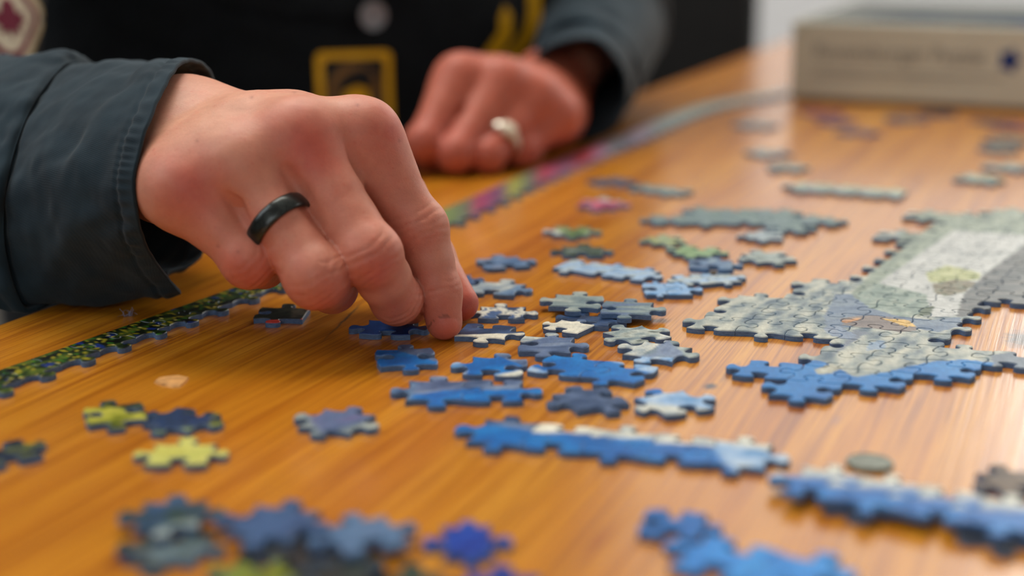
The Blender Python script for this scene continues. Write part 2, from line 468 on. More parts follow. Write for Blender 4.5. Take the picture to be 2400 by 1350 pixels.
def rot2(a):
    a = math.radians(a); return np.array([math.cos(a), math.sin(a)]), np.array([math.sin(a), -math.cos(a)])

def loose(u, v, rot, spec, paint, label, w=17.4, h=17.4, z=0.0, grid=0.9, group=None, tilt=None):
    """one loose piece, its middle under photograph pixel (u, v); spec = front, right, back, left edge"""
    c0 = PT(u, v, z + THICK)[:2]
    R, C = rot2(rot)
    corner = lambda i, j: c0 + R * w * (i - 0.5) + C * h * (j - 0.5)
    rng = random.Random(int(u * 7 + v * 13)); val = {'T': 1, 'B': -1, 'F': 0}
    s = [val[k] for k in spec]
    poly = np.vstack([edge_curve(corner(0, 1), corner(1, 1), s[0], rng)[:-1], edge_curve(corner(1, 1), corner(1, 0), s[1], rng)[:-1],
                      edge_curve(corner(1, 0), corner(0, 0), s[2], rng)[:-1], edge_curve(corner(0, 0), corner(0, 1), s[3], rng)[:-1]])
    o = piece_mesh('puzzle_piece', poly, paint, grid, z, None, c0, tilt=tilt)
    return tag(o, label, 'puzzle piece', group or 'loose puzzle pieces scattered on the table')

def strip(name, px0, px1, n, cells_extra, bnd, paint, label, seed, h=None, grid=1.4, z=0.0, shear=0.0, group='joined runs of puzzle pieces'):
    """joined run of pieces: centres of the first and last piece under photograph pixels px0 and px1"""
    a = PT(px0[0], px0[1], z + THICK)[:2]; b = PT(px1[0], px1[1], z + THICK)[:2]
    R = (b - a) / (n - 1); L = np.hypot(*R); C = np.array([R[1], -R[0]]) / L * (h or L)
    C = C + shear * R
    corner = lambda i, j: a + R * (i - 0.5) + C * (j - 0.5)
    base = np.array([a[0], a[1], z])
    e = empty(name, (a[0] * MM, a[1] * MM, TZ + z * MM))
    tag(e, label, 'puzzle section', group)
    cells = {(i, 0) for i in range(n)} | set(cells_extra)
    lattice_pieces(cells, corner, bnd, paint, seed, grid, e, base, z)
    return e
# ------------------------------------------------------------------ the large joined part of the picture
LO = np.array([115.8, 500.97]); LR = np.array([16.05, -4.72]); LC = np.array([-8.02, -14.70])
big_corner = lambda i, j: LO + LR * i + LC * j
def poly_mask(u, v, pts):
    return inside(np.array(pts, float), np.stack([u, v], 1))
def big_paint(x, y, cen):
    u, v = proj(x, y, THICK)
    a = mottle(x, y, [lin(76, 96, 110), lin(124, 136, 136), lin(164, 168, 158), lin(186, 186, 170)], 4.2, 3, 62, 2.6, 1.5)
    col = a.copy()
    def put(pts, cols, sc=4, seed=1, ang=60, st=2.0, k=1.0):
        m = poly_mask(u + 3 * nz(x, y, 2.5, seed), v + 1.2 * nz(x, y, 2.5, seed + 1), pts)
        if m.any():
            c2 = mottle(x[m], y[m], cols, sc, seed, ang, st, 1.3)
            col[m] = col[m] * (1 - k) + c2 * k
    # tower walls
    put([(1985, 700), (2060, 620), (2160, 480), (2320, 455), (2420, 480), (2420, 560), (2230, 545), (2070, 660), (2040, 735)], [lin(92, 108, 100), lin(132, 144, 130), lin(160, 168, 150)], 5, 7, 60, 2.5)
    put([(2070, 655), (2235, 540), (2420, 552), (2420, 588), (2292, 690), (2236, 742), (2180, 742), (2150, 716), (2100, 690), (2055, 668)], [lin(160, 164, 162), lin(182, 184, 180), lin(194, 196, 192)], 6, 9, 50, 1.5)
    put([(2010, 690), (2060, 664), (2170, 690), (2180, 730), (2120, 745), (2030, 735)], [lin(92, 112, 106), lin(128, 144, 134), lin(162, 170, 158)], 4, 13, 60, 2)
    put([(2170, 640), (2215, 622), (2262, 630), (2300, 640), (2296, 654), (2240, 660), (2180, 662)], [lin(150, 158, 108), lin(182, 184, 138)], 4, 15)
    put([(2185, 665), (2240, 655), (2290, 660), (2262, 684), (2215, 694), (2188, 684)], [lin(96, 92, 76), lin(128, 120, 98), lin(98, 110, 92)], 3, 17)
    put([(2258, 690), (2310, 640), (2420, 560), (2420, 760), (2300, 740), (2240, 742)], [lin(62, 72, 78), lin(92, 96, 96), lin(112, 112, 108)], 4, 19, 20, 3)
    put([(2160, 722), (2190, 716), (2182, 738), (2150, 742)], [lin(54, 70, 58), lin(86, 100, 78)], 3, 20)
    # slate roof band and the brown patch with an ochre flash
    put([(1958, 690), (1990, 688), (2040, 722), (2110, 742), (2190, 750), (2250, 742), (2262, 762), (2200, 778), (2130, 768), (2060, 752), (1990, 768), (1938, 766), (1930, 742)], [lin(74, 96, 122), lin(104, 122, 142), lin(120, 134, 146)], 4, 23, 20, 3)
    put([(1970, 746), (2040, 738), (2110, 746), (2140, 760), (2150, 774), (2110, 778), (2050, 770), (1975, 762)], [lin(98, 92, 92), lin(120, 110, 106), lin(134, 124, 116)], 5, 25, 0, 3)
    put([(2066, 746), (2130, 750), (2146, 766), (2118, 764), (2096, 756)], [lin(196, 160, 90), lin(222, 186, 110)], 3, 27)
    put([(2010, 744), (1972, 752), (1984, 758), (2016, 748)], [lin(170, 120, 80), lin(196, 150, 104)], 3, 28)
    put([(1936, 848), (1962, 826), (2036, 778), (2000, 772), (1985, 800), (1946, 838)], [lin(96, 108, 122), lin(116, 126, 138)], 4, 29)
    put([(1930, 768), (1962, 764), (2010, 786), (1990, 796), (1945, 786)], [lin(110, 128, 150), lin(136, 148, 164)], 4, 31)
    put([(2040, 802), (2072, 796), (2076, 816), (2030, 822)], [lin(112, 136, 160), lin(142, 160, 176)], 3, 33)
    # blue foreground of the picture
    put([(1600, 800), (1860, 838), (1925, 846), (1975, 868), (2005, 884), (2080, 872), (2140, 856), (2200, 846), (2262, 842), (2330, 850), (2330, 980), (1600, 980)], [lin(10, 92, 158), lin(22, 112, 178), lin(46, 130, 190)], 7, 35, 0, 3)
    put([(1908, 868), (1948, 852), (1976, 862), (1950, 874), (1915, 878)], [lin(120, 116, 92), lin(188, 190, 176)], 2.5, 36)
    put([(2318, 832), (2420, 820), (2420, 880), (2340, 872)], [lin(84, 98, 112), lin(110, 122, 134)], 4, 37)
    return col
cells = {(0, 4), (-1, 3), (0, 3), (1, 3), (0, 2), (1, 2), (2, 2)}
cells |= {(i, 1) for i in range(0, 5)} | {(i, 0) for i in range(-3, 2)} | {(i, -1) for i in range(-3, 2)} | {(i, -2) for i in range(-3, 2)}
cells |= {(i, -3) for i in range(-2, 2)} | {(i, -4) for i in range(-2, 5)}
for j in range(-5, -12, -1): cells |= {(i, j) for i in range(-1, 5)}
cells |= {(-2, -10), (-2, -13)} | {(i, -12) for i in range(-1, 5)} | {(i, -13) for i in range(-1, 4)} | {(1, -14), (2, -14), (0, -14)}
bnd = {(-3, 0, 'F'): 'B', (-2, 0, 'F'): 'T', (-1, 0, 'F'): 'B', (-3, 0, 'L'): 'T', (-3, -1, 'L'): 'B', (-3, -2, 'L'): 'T', (-3, -2, 'B'): 'T', (-2, -2, 'B'): 'B',
       (-2, -3, 'L'): 'B', (-2, -4, 'L'): 'T', (-2, -4, 'B'): 'B', (0, 1, 'L'): 'B', (-1, 3, 'L'): 'T', (-1, 3, 'F'): 'B', (-1, 3, 'B'): 'B',
       (0, 4, 'L'): 'T', (0, 4, 'F'): 'T', (0, 4, 'R'): 'B', (1, 3, 'F'): 'T', (1, 3, 'R'): 'B', (2, 2, 'F'): 'T', (2, 2, 'R'): 'B',
       (1, 0, 'R'): 'B', (1, -1, 'R'): 'T', (1, -2, 'R'): 'T', (2, -4, 'F'): 'B', (3, -4, 'F'): 'T', (2, 1, 'B'): 'T', (3, 1, 'B'): 'B', (3, 1, 'F'): 'B',
       (0, 2, 'L'): 'T'}
base = np.array([LO[0], LO[1], 0.0])
big = empty('puzzle_section', (LO[0] * MM, LO[1] * MM, TZ))
tag(big, 'large joined area of puzzle with pale tower, grey roof and bright blue lower edge', 'puzzle section')
lattice_pieces(cells, big_corner, bnd, big_paint, 41, 0.85, big, base)

# ------------------------------------------------------------------ the finished border along the person's side of the table
def border(name, pts_px, seed, cols_fn, label, wid=13.5, ln=17.3, grid=1.1):
    P = np.array([PT(u, v, THICK)[:2] for u, v in pts_px])
    if len(P) > 2: P = catmull(P, 12)
    seg = np.hypot(*(P[1:] - P[:-1]).T); acc = np.concatenate([[0], np.cumsum(seg)])
    n = int(acc[-1] // ln)
    at = lambda s: np.array([np.interp(s, acc, P[:, 0]), np.interp(s, acc, P[:, 1])])
    def corner(i, j):
        s = np.clip(i * ln, 0, acc[-1]); d = at(min(s + 8, acc[-1])) - at(max(s - 8, 0)); d /= np.hypot(*d)
        return at(s) + j * wid * np.array([d[1], -d[0]])
    e = empty(name, (P[0][0] * MM, P[0][1] * MM, TZ))
    tag(e, label, 'puzzle section', 'finished border of the puzzle')
    b = {(i, 0, 'B'): 'F' for i in range(n)}
    for i in range(n): b[(i, 0, 'F')] = 'T' if i % 5 else 'T'
    lattice_pieces({(i, 0) for i in range(n)}, corner, b, cols_fn, seed, grid, e, np.array([P[0][0], P[0][1], 0.0]))
    return e
def meadow(x, y, cen):
    c = mottle(x, y, LEAF, 3.2, 51, 60, 2.2, 2.0)
    f = nz(x, y, 5.0, 57); f2 = nz(x, y, 2.2, 58); f3 = nz(x, y, 9.0, 61)
    c = np.where((f2 > 0.34)[:, None], lin(140, 132, 30), c)
    c = np.where(((f > 0.36) & (f3 > 0.1))[:, None], lin(20, 44, 112), c)
    c = np.where(((f2 < -0.42) & (f < 0.1))[:, None], lin(54, 112, 30), c)
    c = np.where((nz(x, y, 1.3, 63) > 0.6)[:, None], lin(206, 196, 110), c)
    return c
border('puzzle_border', [(-130, 912), (0, 866), (330, 750), (640, 641)], 61, meadow, 'near stretch of finished puzzle border printed with dark meadow and blue flowers')
def far_paint(x, y, cen):
    u, v = proj(x, y, THICK)
    stops = [(640, lin(40, 60, 36)), (900, lin(60, 90, 50)), (1040, lin(104, 128, 74)), (1090, lin(84, 100, 80)), (1120, lin(140, 50, 84)), (1170, lin(96, 60, 96)), (1205, lin(140, 142, 58)), (1240, lin(80, 96, 84)),
             (1275, lin(150, 52, 74)), (1330, lin(130, 84, 110)), (1370, lin(186, 62, 70)), (1405, lin(176, 122, 150)), (1440, lin(150, 152, 156)), (1500, lin(204, 182, 200)), (1545, lin(150, 158, 156)), (1650, lin(140, 152, 142)), (1880, lin(150, 156, 158))]
    c = np.stack([np.interp(u, [s[0] for s in stops], [s[1][k] for s in stops]) for k in range(3)], 1)
    return c * (1 + 0.45 * nz(x, y, 5, 77))[:, None]
border('puzzle_border', [(662, 632), (860, 560), (1040, 490), (1240, 402), (1450, 318), (1640, 246), (1860, 208)], 67, far_paint, 'far stretch of finished puzzle border, rose, lilac and grey, running past the resting fist', wid=17, grid=3.0)

# ------------------------------------------------------------------ loose pieces and short runs around the hand
loose(952, 836, 9, 'TBTB', painter(BLUE, 6, 1, splits=[(48, 2.2, SLATE, 1.5)]), 'blue piece with a grey corner lying in front of the index fingertip', 17.6, 18.6, grid=0.6)
loose(1160, 857, -9, 'BBTT', painter(BLUE, 6, 2, splits=[(35, 6.5, SLATE, 1.2), (-60, 7.2, PALE, 2.0), (190, 9, SKYB, 2)]), 'bright blue piece with two white-tipped feet beside the slate blue piece', 17.6, 17.8, grid=0.6)
strip('puzzle_section', (1022, 914), (1159, 914), 2, (), {(0, 0, 'L'): 'T', (0, 0, 'B'): 'T', (0, 0, 'F'): 'T', (1, 0, 'F'): 'B', (1, 0, 'B'): 'B', (1, 0, 'R'): 'T'},
      {(0, 0): painter(SLATE, 5, 3, splits=[(-70, 1.0, BLUE, 1.5), (178, 5.5, STEEL, 2)]), (1, 0): painter(SLATE, 5, 4, splits=[(-88, -1.0, BLUE, 1.5)])},
      'joined pair of pieces, grey above and blue below, nearer than the fingertips', 5, 18.6, grid=0.7)
strip('puzzle_section', (1328, 856), (1452, 871), 2, (), {(0, 0, 'L'): 'B', (0, 0, 'B'): 'T', (0, 0, 'F'): 'B', (1, 0, 'F'): 'T', (1, 0, 'B'): 'B', (1, 0, 'R'): 'B'},
      {(0, 0): painter(BLUE, 6, 6, splits=[(215, 8.5, SKYB, 2)]), (1, 0): painter(BLUE, 6, 7, splits=[(40, 5.0, SKYB, 2.5)])},
      'joined pair of bright blue pieces with pale tips, touching the slate piece', 7, 18.4, grid=0.7, shear=-0.12)
loose(1283, 806, -6, 'TTTB', painter(SLATE, 4, 9, 10, 4, splits=[(128, 6.2, PALE, 1.2)]), 'slate blue piece with a white corner behind the bright blue pair', 17.0, 18.0, grid=0.7)
loose(1385, 746, -18, 'BTBT', painter(NAVY, 5, 11), 'dark navy piece partly tucked under the grey pieces', 16.8, 15)
loose(1334, 764, -32, 'BFTT', painter(WHITE, 3.5, 12, 20, 3, splits=[(75, 6.0, SLATE, 1.0)]), 'small cream white piece with a dark corner leaning on the navy piece', 13.5, 12.5, z=0.05, tilt=None)
loose(1350, 705, -10, 'TBTT', painter(GREY, 4, 13, 0, 3), 'plain grey piece with a knob at its back, behind the navy piece', 17.6, 17.4, z=2.1)
loose(1472, 721, -8, 'TTTB', painter([SLATE[1], GREY[0], GREY[1]], 4, 14, 0, 3), 'grey blue piece beside the plain grey one, knob towards the table edge', 17.4, 17.4, z=2.1)
loose(1493, 783, 32, 'BTTT', painter(GREY + [lin(60, 76, 70)], 3, 15, 20, 2, splits=[(-20, 7, PALE, 1.5)]), 'mottled grey green piece touching the round-lobed blue and cream piece', 16.6, 16.6)
loose(1541, 822, -28, 'TTTT', painter(SLATE[1:] + [GREY[0]], 4, 16, 60, 3, splits=[(150, 2.2, PALE, 1.0), (-100, 6.5, SKYB, 1.0), (10, 6.8, GREY, 1.0)]), 'many-lobed slate piece crossed by a cream band', 17.4, 17.4)
loose(1384, 934, 24, 'TBTT', painter([NAVY[1], SLATE[0], SLATE[1]], 4, 17), 'plain dark slate piece nearer than the bright blue pair', 17.0, 17.0)
loose(1580, 942, 26, 'BTTT', painter(SKYB, 5, 18, splits=[(-100, 2.5, PALE, 2.5), (120, 7.5, BLUE, 1.0)]), 'light sky blue and cream cross-shaped piece', 17.0, 17.4)
loose(790, 985, -20, 'TTTT', painter([SLATE[0], SLATE[1], lin(96, 96, 134)], 5, 19, splits=[(200, 6, GREY, 2), (-45, 6, GREY, 2)]), 'slate violet piece lying alone on bare wood', 16.4, 16.4)
loose(270, 968, 20, 'TBTB', painter(OLIVE, 4, 20, contrast=2.4, splits=[(60, 3, DARKG, 2)]), 'mossy yellow and green piece next to the dark navy flowered piece', 15.6, 16)
loose(427, 981, -24, 'TTBT', painter([NAVY[0], NAVY[1], lin(30, 44, 46)], 4, 21, splits=[(-2, 7.5, OLIVE, 2.0), (-70, 7, GREEN, 2)]), 'dark navy piece with yellow flecks behind the olive piece', 15.8, 15.4)
loose(424, 1062, 1, 'BTTT', painter([lin(178, 180, 88), lin(196, 194, 106), lin(178, 172, 62)], 6, 22), 'pale olive yellow piece with two feet, first from the dark navy flowered one', 16.8, 14.6)
loose(10, 1060, 38, 'BTBT', painter([DARKG[0], NAVY[0], OLIVE[1]], 4, 23), 'dark green piece cut by the frame below the meadow border', 15.6, 15)
loose(662, 733, -3, 'TFTB', painter([LEAF[0], LEAF[1], lin(52, 56, 44)], 3.5, 24, contrast=2.0, splits=[(5, 2.5, [lin(90, 86, 72), lin(40, 40, 34)], 1.5), (-82, 8.6, lin(206, 66, 52), 0.4)]), 'black and green piece with a red knob under the ring finger', 17.2, 15.5, grid=0.6)
loose(912, 766, -6, 'BTTT', painter([lin(8, 44, 104), lin(14, 62, 132), lin(20, 74, 150)], 6, 25, splits=[(30, 7, NAVY, 1.5)]), 'dark blue piece under the middle fingertip', 17.6, 17, grid=0.7)
loose(1138, 776, -14, 'TTBF', painter(NAVY, 4, 26, 30, 3, splits=[(-84, 3.2, WHITE, 0.8), (62, 30, SLATE, 1)]), 'navy and cream piece held between index finger and thumb', 17.6, 16.0, grid=0.6)
loose(1177, 731, -2, 'BTTT', painter([NAVY[1], PALE[1], PALE[2], NAVY[2]], 3.2, 27, 80, 2.2, contrast=2.4), 'navy and white streaked piece just behind the held one', 16.6, 15)
loose(1164, 674, -16, 'BTTT', painter([STEEL[1], PALE[0], PALE[1]], 5, 28, splits=[(-30, 4, STEEL, 2)]), 'pale steel blue piece between the thumb and the far blue piece', 18.5, 17)
loose(1180, 614, 18, 'BTTB', painter([STEEL[0], STEEL[1], SLATE[2]], 5, 29), 'steel blue piece lying alone behind the thumb', 18, 17)
loose(1066, 656, 10, 'TTTB', painter([STEEL[0], NAVY[2]], 5, 30), 'small teal piece peeking out behind the thumb', 15, 15)

# further back
loose(1340, 541, -6, 'TTBT', painter(GREEN, 5, 31, splits=[(195, 5, PALE, 2)]), 'leaf green piece, first beyond the far steel blue piece', 17, 17)
loose(1366, 587, -2, 'BTTT', painter([DARKG[1], GREEN[0], GREY[1]], 4, 32), 'dark green piece touching the pale blue run', 17.5, 16)
strip('puzzle_section', (1352, 622), (1492, 641), 3, (), {(0, 0, 'L'): 'F'}, painter([STEEL[1], SKYB[1], GREY[2]], 6, 33), 'run of pale blue pieces below the dark green piece', 33, 16.5)
strip('puzzle_section', (1538, 676), (1592, 676), 2, (), {(1, 0, 'R'): 'T', (0, 0, 'F'): 'T', (1, 0, 'F'): 'F', (0, 0, 'L'): 'B'}, painter([SKYB[0], SKYB[1], STEEL[2]], 6, 34), 'clear sky blue pair with one side knob', 34, 17.5)
loose(1560, 562, 8, 'TBTT', painter(GREEN[1:] + [OLIVE[1]], 4, 35), 'small yellow green piece at the far end of the green cluster', 15, 14)
loose(1632, 588, -20, 'TTBT', painter([GREEN[1], lin(124, 156, 110), GREY[1]], 5, 36), 'fresh green piece joined to the blue grey ones', 17, 16.5)
loose(1668, 618, -6, 'BTTB', painter([SLATE[0], STEEL[1], GREY[1]], 4, 37), 'dark blue grey piece between green piece and pale pair', 17, 15, z=2.1)
strip('puzzle_section', (1622, 654), (1690, 650), 2, (), {(1, 0, 'R'): 'T', (0, 0, 'L'): 'T'}, painter([SKYB[0], GREY[2], SKYB[1]], 6, 38), 'pale blue grey pair with a side knob at the end', 38, 15)
loose(1802, 602, 14, 'TBTT', painter([GREEN[0], GREY[1], GREY[2]], 4, 39), 'grey green piece standing apart in front of the long grey run', 17.6, 17)
strip('puzzle_section', (1568, 514), (1918, 516), 5, {(3, 1), (1, -1), (2, -1), (3, -1)}, {(0, 0, 'L'): 'T', (0, 0, 'F'): 'B', (4, 0, 'R'): 'T', (4, 0, 'F'): 'B'}, painter([lin(96, 118, 108), GREY[0], GREY[1]], 8, 40), 'long grey green run of joined pieces on the sheen of the table', 40, 17)
loose(1790, 552, -8, 'TBTT', painter([GREY[1], PALE[0], PALE[1]], 5, 42), 'whitish piece tucked against the long grey green run', 15.5, 14)
loose(1408, 476, -14, 'TTTB', painter(ROSE, 6, 43, splits=[(70, 5, PALE, 2)]), 'rose red piece near the far border', 19, 18)
loose(1436, 424, -12, 'BTTT', painter([lin(60, 56, 74), lin(96, 92, 104)], 6, 44), 'dark violet grey piece behind the rose red one', 18, 16)
strip('puzzle_section', (1520, 440), (1580, 447), 2, (), {}, painter([lin(96, 112, 100), GREY[1]], 6, 45), 'short grey green pair behind the long grey run', 45, 15, grid=2)
loose(1772, 292, -5, 'BTTT', painter([GREY[0], GREY[1]], 8, 46), 'blue grey piece beside the corner of the box', 20, 20, grid=2)
loose(1800, 357, -20, 'TTBT', painter([lin(94, 108, 112), GREY[1]], 8, 47), 'grey piece halfway between box corner and pale run', 18, 19, grid=2)
loose(1842, 391, -8, 'BTTB', painter([lin(100, 118, 106), GREY[1]], 8, 48), 'grey green piece next to the halfway grey one', 18, 17, grid=2)
strip('puzzle_section', (1890, 437), (2085, 452), 4, (), {(0, 0, 'L'): 'T', (3, 0, 'R'): 'F'}, painter([lin(120, 130, 104), GREY[1], GREY[2]], 8, 49, splits=[(60, 4, lin(164, 168, 120), 3)]), 'run of four pale pieces in the reflection of the box', 49, 20, grid=2)
loose(2300, 418, 8, 'TBTT', painter([GREEN[1], GREY[1], GREEN[2]], 5, 50), 'pale green grey piece behind the tower picture', 19, 18, grid=2)
loose(2360, 390, 12, 'TTBT', painter([lin(70, 84, 84), GREY[1], GREEN[1]], 5, 51), 'grey green piece behind the pale green one near the frame edge', 19, 18, grid=2)
loose(1925, 262, -30, 'TTBT', painter([lin(116, 44, 52), lin(150, 64, 78)], 8, 52), 'crimson piece at the foot of the box', 20, 20, grid=2)
loose(1965, 283, -25, 'TBTT', painter([lin(110, 60, 90), lin(128, 84, 70)], 8, 53), 'plum coloured piece in front of the crimson one', 19, 19, grid=2)
loose(2012, 308, -15, 'BTTT', painter([lin(92, 64, 92), lin(128, 92, 74)], 8, 54), 'violet brown piece, farthest from the box of the dark ones', 19, 18, grid=2)
loose(2118, 276, -10, 'TTTB', painter([lin(130, 76, 70), lin(96, 92, 84), lin(70, 80, 74)], 7, 55), 'red and grey piece before the middle of the box', 22, 22, grid=2)
loose(2200, 263, 0, 'TBTT', painter([BLACK[0], BLACK[1]], 8, 56), 'nearly black piece against the foot of the box', 21, 14, grid=2)
loose(2335, 283, -20, 'TTBT', painter([lin(40, 38, 38), lin(84, 48, 48)], 7, 57), 'dark maroon piece at the box end near the frame edge', 20, 20, grid=2)
loose(2385, 294, 10, 'TBTT', painter([lin(150, 48, 52), lin(92, 52, 60)], 7, 58), 'red piece at the frame edge under the box end', 20, 18, grid=2)
loose(2362, 328, -12, 'BTTT', painter([lin(44, 72, 72), lin(70, 96, 92)], 7, 59), 'dark teal piece in front of the maroon and red ones', 20, 18, grid=2)
loose(2340, 348, 20, 'TTTB', painter([lin(84, 96, 80), lin(110, 100, 76)], 7, 60), 'grey brown piece below the dark teal one', 18, 16, grid=2)

# nearer than the focus
strip('puzzle_section', (1180, 1012), (1733, 1063), 5, (), {(0, 0, 'L'): 'T', (0, 0, 'F'): 'T', (1, 0, 'F'): 'B', (2, 0, 'F'): 'T', (3, 0, 'F'): 'B', (4, 0, 'F'): 'T', (4, 0, 'R'): 'T',
      (0, 0, 'B'): 'T', (1, 0, 'B'): 'B', (2, 0, 'B'): 'T', (3, 0, 'B'): 'B', (4, 0, 'B'): 'T'},
      {(0, 0): painter(BLUE, 6, 71, splits=[(70, 3.4, SLATE, 1.5), (80, 7, NAVY, 1)]), (1, 0): painter(BLUE, 6, 72, splits=[(86, 2.6, WHITE, 1.5)]), (2, 0): painter(BLUE, 6, 73, splits=[(84, 3.0, PALE, 1.5)]),
       (3, 0): painter(BLUE, 6, 74, splits=[(82, 2.4, PALE, 1.5)]), (4, 0): painter(SKYB, 5, 75, splits=[(190, 4.5, BLUE, 2), (60, 4, PALE, 3)])},
      'run of five blue pieces with cream backs, first beyond the coin', 71, 19.2, grid=1.0)
strip('puzzle_section', (1925, 1130), (2515, 1232), 5, (), {(0, 0, 'L'): 'T', (0, 0, 'F'): 'B', (1, 0, 'F'): 'T', (2, 0, 'F'): 'B', (3, 0, 'F'): 'T', (0, 0, 'B'): 'T', (1, 0, 'B'): 'T', (2, 0, 'B'): 'B', (3, 0, 'B'): 'T'},
      painter(BLUE, 6, 76, splits=[(82, 1.8, PALE, 3.0)]), 'blue run with pale backs propped on two black shadow stand-ins, at the frame edge', 76, 18.6, grid=1.2, z=2.2)
loose(2010, 1168, -10, 'TBTB', painter(BLACK, 6, 77), 'added black piece as shadow under the propped blue run, its knobbed end', 15.5, 15)  # near-black pieces added to stand for the dark shadow below the run
loose(2330, 1240, -10, 'TBTB', painter(BLACK, 6, 78), 'added black piece as shadow under the propped blue run, by the frame edge', 16, 15)
loose(2392, 1128, 8, 'BTTT', painter(BROWN, 6, 79), 'brown piece lying behind the propped blue run', 17, 15)
loose(400, 1205, 4, 'TTTT', painter([NAVY[1], GREEN[0], STEEL[0]], 5, 80, splits=[(-60, 5, GREY, 2)]), 'dark green and blue piece on top of a small heap', 15.5, 16.5, z=2.1)
loose(398, 1282, -6, 'TTBT', painter([DARKG[1], GREY[0], BLACK[2], GREEN[0]], 5, 81), 'grey green piece at the bottom of a small heap', 16.5, 15)
loose(640, 1222, -16, 'TTTT', painter([NAVY[1], NAVY[2], STEEL[0]], 5, 82), 'navy piece with a back knob lying on dark pieces', 16.8, 17.5, z=2.1)
loose(668, 1292, -18, 'BTTB', painter(BLACK + [OLIVE[0]], 5, 83), 'black piece under the navy one', 17, 15.5)
loose(600, 1345, -12, 'TTBT', painter([GREEN[0], OLIVE[1], GREEN[1]], 5, 84), 'olive green piece at the near edge of the picture', 14.5, 14.5)
loose(855, 1250, 26, 'BTTT', painter([STEEL[0], STEEL[1], SLATE[1]], 6, 85), 'steel blue piece between navy piece and royal blue ones', 16.4, 16.5, z=2.1)
loose(820, 1345, 20, 'TBTT', painter([BLACK[1], DARKG[1]], 5, 86), 'charcoal piece under the steel blue one', 16, 15)
loose(950, 1372, 0, 'TTTB', painter([DARKG[0], GREEN[0], DARKG[1]], 5, 87), 'dark green piece half cut by the near edge', 15, 14)
loose(1096, 1266, 4, 'TTTT', painter(DEEP, 6, 88), 'royal blue piece with side knobs', 11.5, 17)
loose(1170, 1376, -8, 'BTTT', painter(DEEP[:2], 6, 89), 'royal blue piece cut by the near edge', 16.5, 14)
loose(1580, 1226, -14, 'BTBB', painter([BLUE[0], BLUE[1], BLUE[0]], 6, 90), 'medium blue piece with narrow waist, near the azure pair', 14.5, 14.5)
strip('puzzle_section', (1698, 1306), (1880, 1350), 2, (), {(0, 0, 'F'): 'B', (0, 0, 'B'): 'B', (1, 0, 'B'): 'T', (0, 0, 'L'): 'T'}, painter([lin(16, 110, 186), lin(28, 130, 206), lin(44, 142, 208)], 7, 91), 'azure blue pair running out of the near edge', 91, 19, grid=1.2)

# ------------------------------------------------------------------ small things on the boards
def disc(name, px, r, thick, mat, label, cat):
    c0 = PT(px[0], px[1], thick)
    prof = [(0, 0), (r - 0.15, 0), (r, 0.2), (r, thick - 0.25), (r - 0.25, thick), (r - 0.9, thick), (r - 1.05, thick - 0.18), (0, thick - 0.18)]
    vs, fs = [], []; n = 48
    for k in range(n):
        a = 2 * math.pi * k / n
        for rr, z in prof[1:-1]: vs.append((rr * math.cos(a) * MM, rr * math.sin(a) * MM, z * MM))
    m = len(prof) - 2
    for k in range(n):
        for q in range(m - 1):
            fs.append((k * m + q, ((k + 1) % n) * m + q, ((k + 1) % n) * m + q + 1, k * m + q + 1))
    fs.append(tuple((n - 1 - k) * m for k in range(n))); fs.append(tuple(k * m + m - 1 for k in range(n)))
    o = link_mesh(name, vs, fs, mat, None, (c0[0] * MM, c0[1] * MM, TZ))
    fix_normals(o)
    return tag(o, label, cat)
M['coin'] = plain('dull_grey_metal', lin(118, 122, 112), 0.5, 0.6, mott=0.2, scale=400)
disc('coin', (2038, 1080), 6.1, 1.3, M['coin'], 'small dull grey coin lying between the two blue runs', 'coin')
M['flake'] = plain('tan_flake', lin(206, 150, 84), 0.7, mott=0.3, scale=300)
c0 = PT(402, 893)
fo = np.array([(-9, -1.0), (-5, -2.4), (0, -3.4), (4.5, -3.2), (8, -0.5), (9, 1.6), (4, 2.4), (1, 1.8), (-4, 2.0), (-7, 0.8)])
fo = np.array([PT(402 + a * 4.6, 893 - b * 4.6)[:2] for a, b in fo]) - c0[:2]
vs = [(a * MM, b * MM, 0.0) for a, b in fo] + [(a * MM * 0.93, b * MM * 0.93, (0.55 + 0.25 * math.sin(k * 2.1)) * MM) for k, (a, b) in enumerate(fo)]
n = len(fo)
fl = link_mesh('wood_flake', vs, [(k, (k + 1) % n, n + (k + 1) % n, n + k) for k in range(n)] + [tuple(range(n, 2 * n)), tuple(range(n - 1, -1, -1))], M['flake'], None, (c0[0] * MM, c0[1] * MM, TZ))
fix_normals(fl)
tag(fl, 'thin tan flake of wood between the meadow border and the mossy piece', 'wood flake')
M['lint'] = plain('lint', lin(150, 160, 190), 0.9, mott=0.1)
rng = random.Random(5); c0 = PT(300, 742); vs, fs = [], []
for k in range(16):
    p = Vector((rng.uniform(-1.4, 1.4), rng.uniform(-1, 1), 0.15)); d = Vector((rng.uniform(-1, 1), rng.uniform(-.6, .6), rng.uniform(.3, 1.2))).normalized()
    pr = None
    for s in range(7):
        i0 = len(vs)
        for a in range(3): vs.append(((p.x + 0.09 * math.cos(a * 2.09)) * MM, (p.y + 0.09 * math.sin(a * 2.09)) * MM, max(p.z, 0.02) * MM))
        if pr is not None:
            for a in range(3): fs.append((pr + a, pr + (a + 1) % 3, i0 + (a + 1) % 3, i0 + a))
        pr = i0; p = p + d * 0.6; d = (d + Vector((rng.uniform(-.7, .7), rng.uniform(-.7, .7), rng.uniform(-.7, .4)))).normalized()
lt = link_mesh('lint_tuft', vs, fs, M['lint'], None, (c0[0] * MM, c0[1] * MM, TZ))
tag(lt, 'tiny tuft of whitish lint beside the meadow border', 'lint')
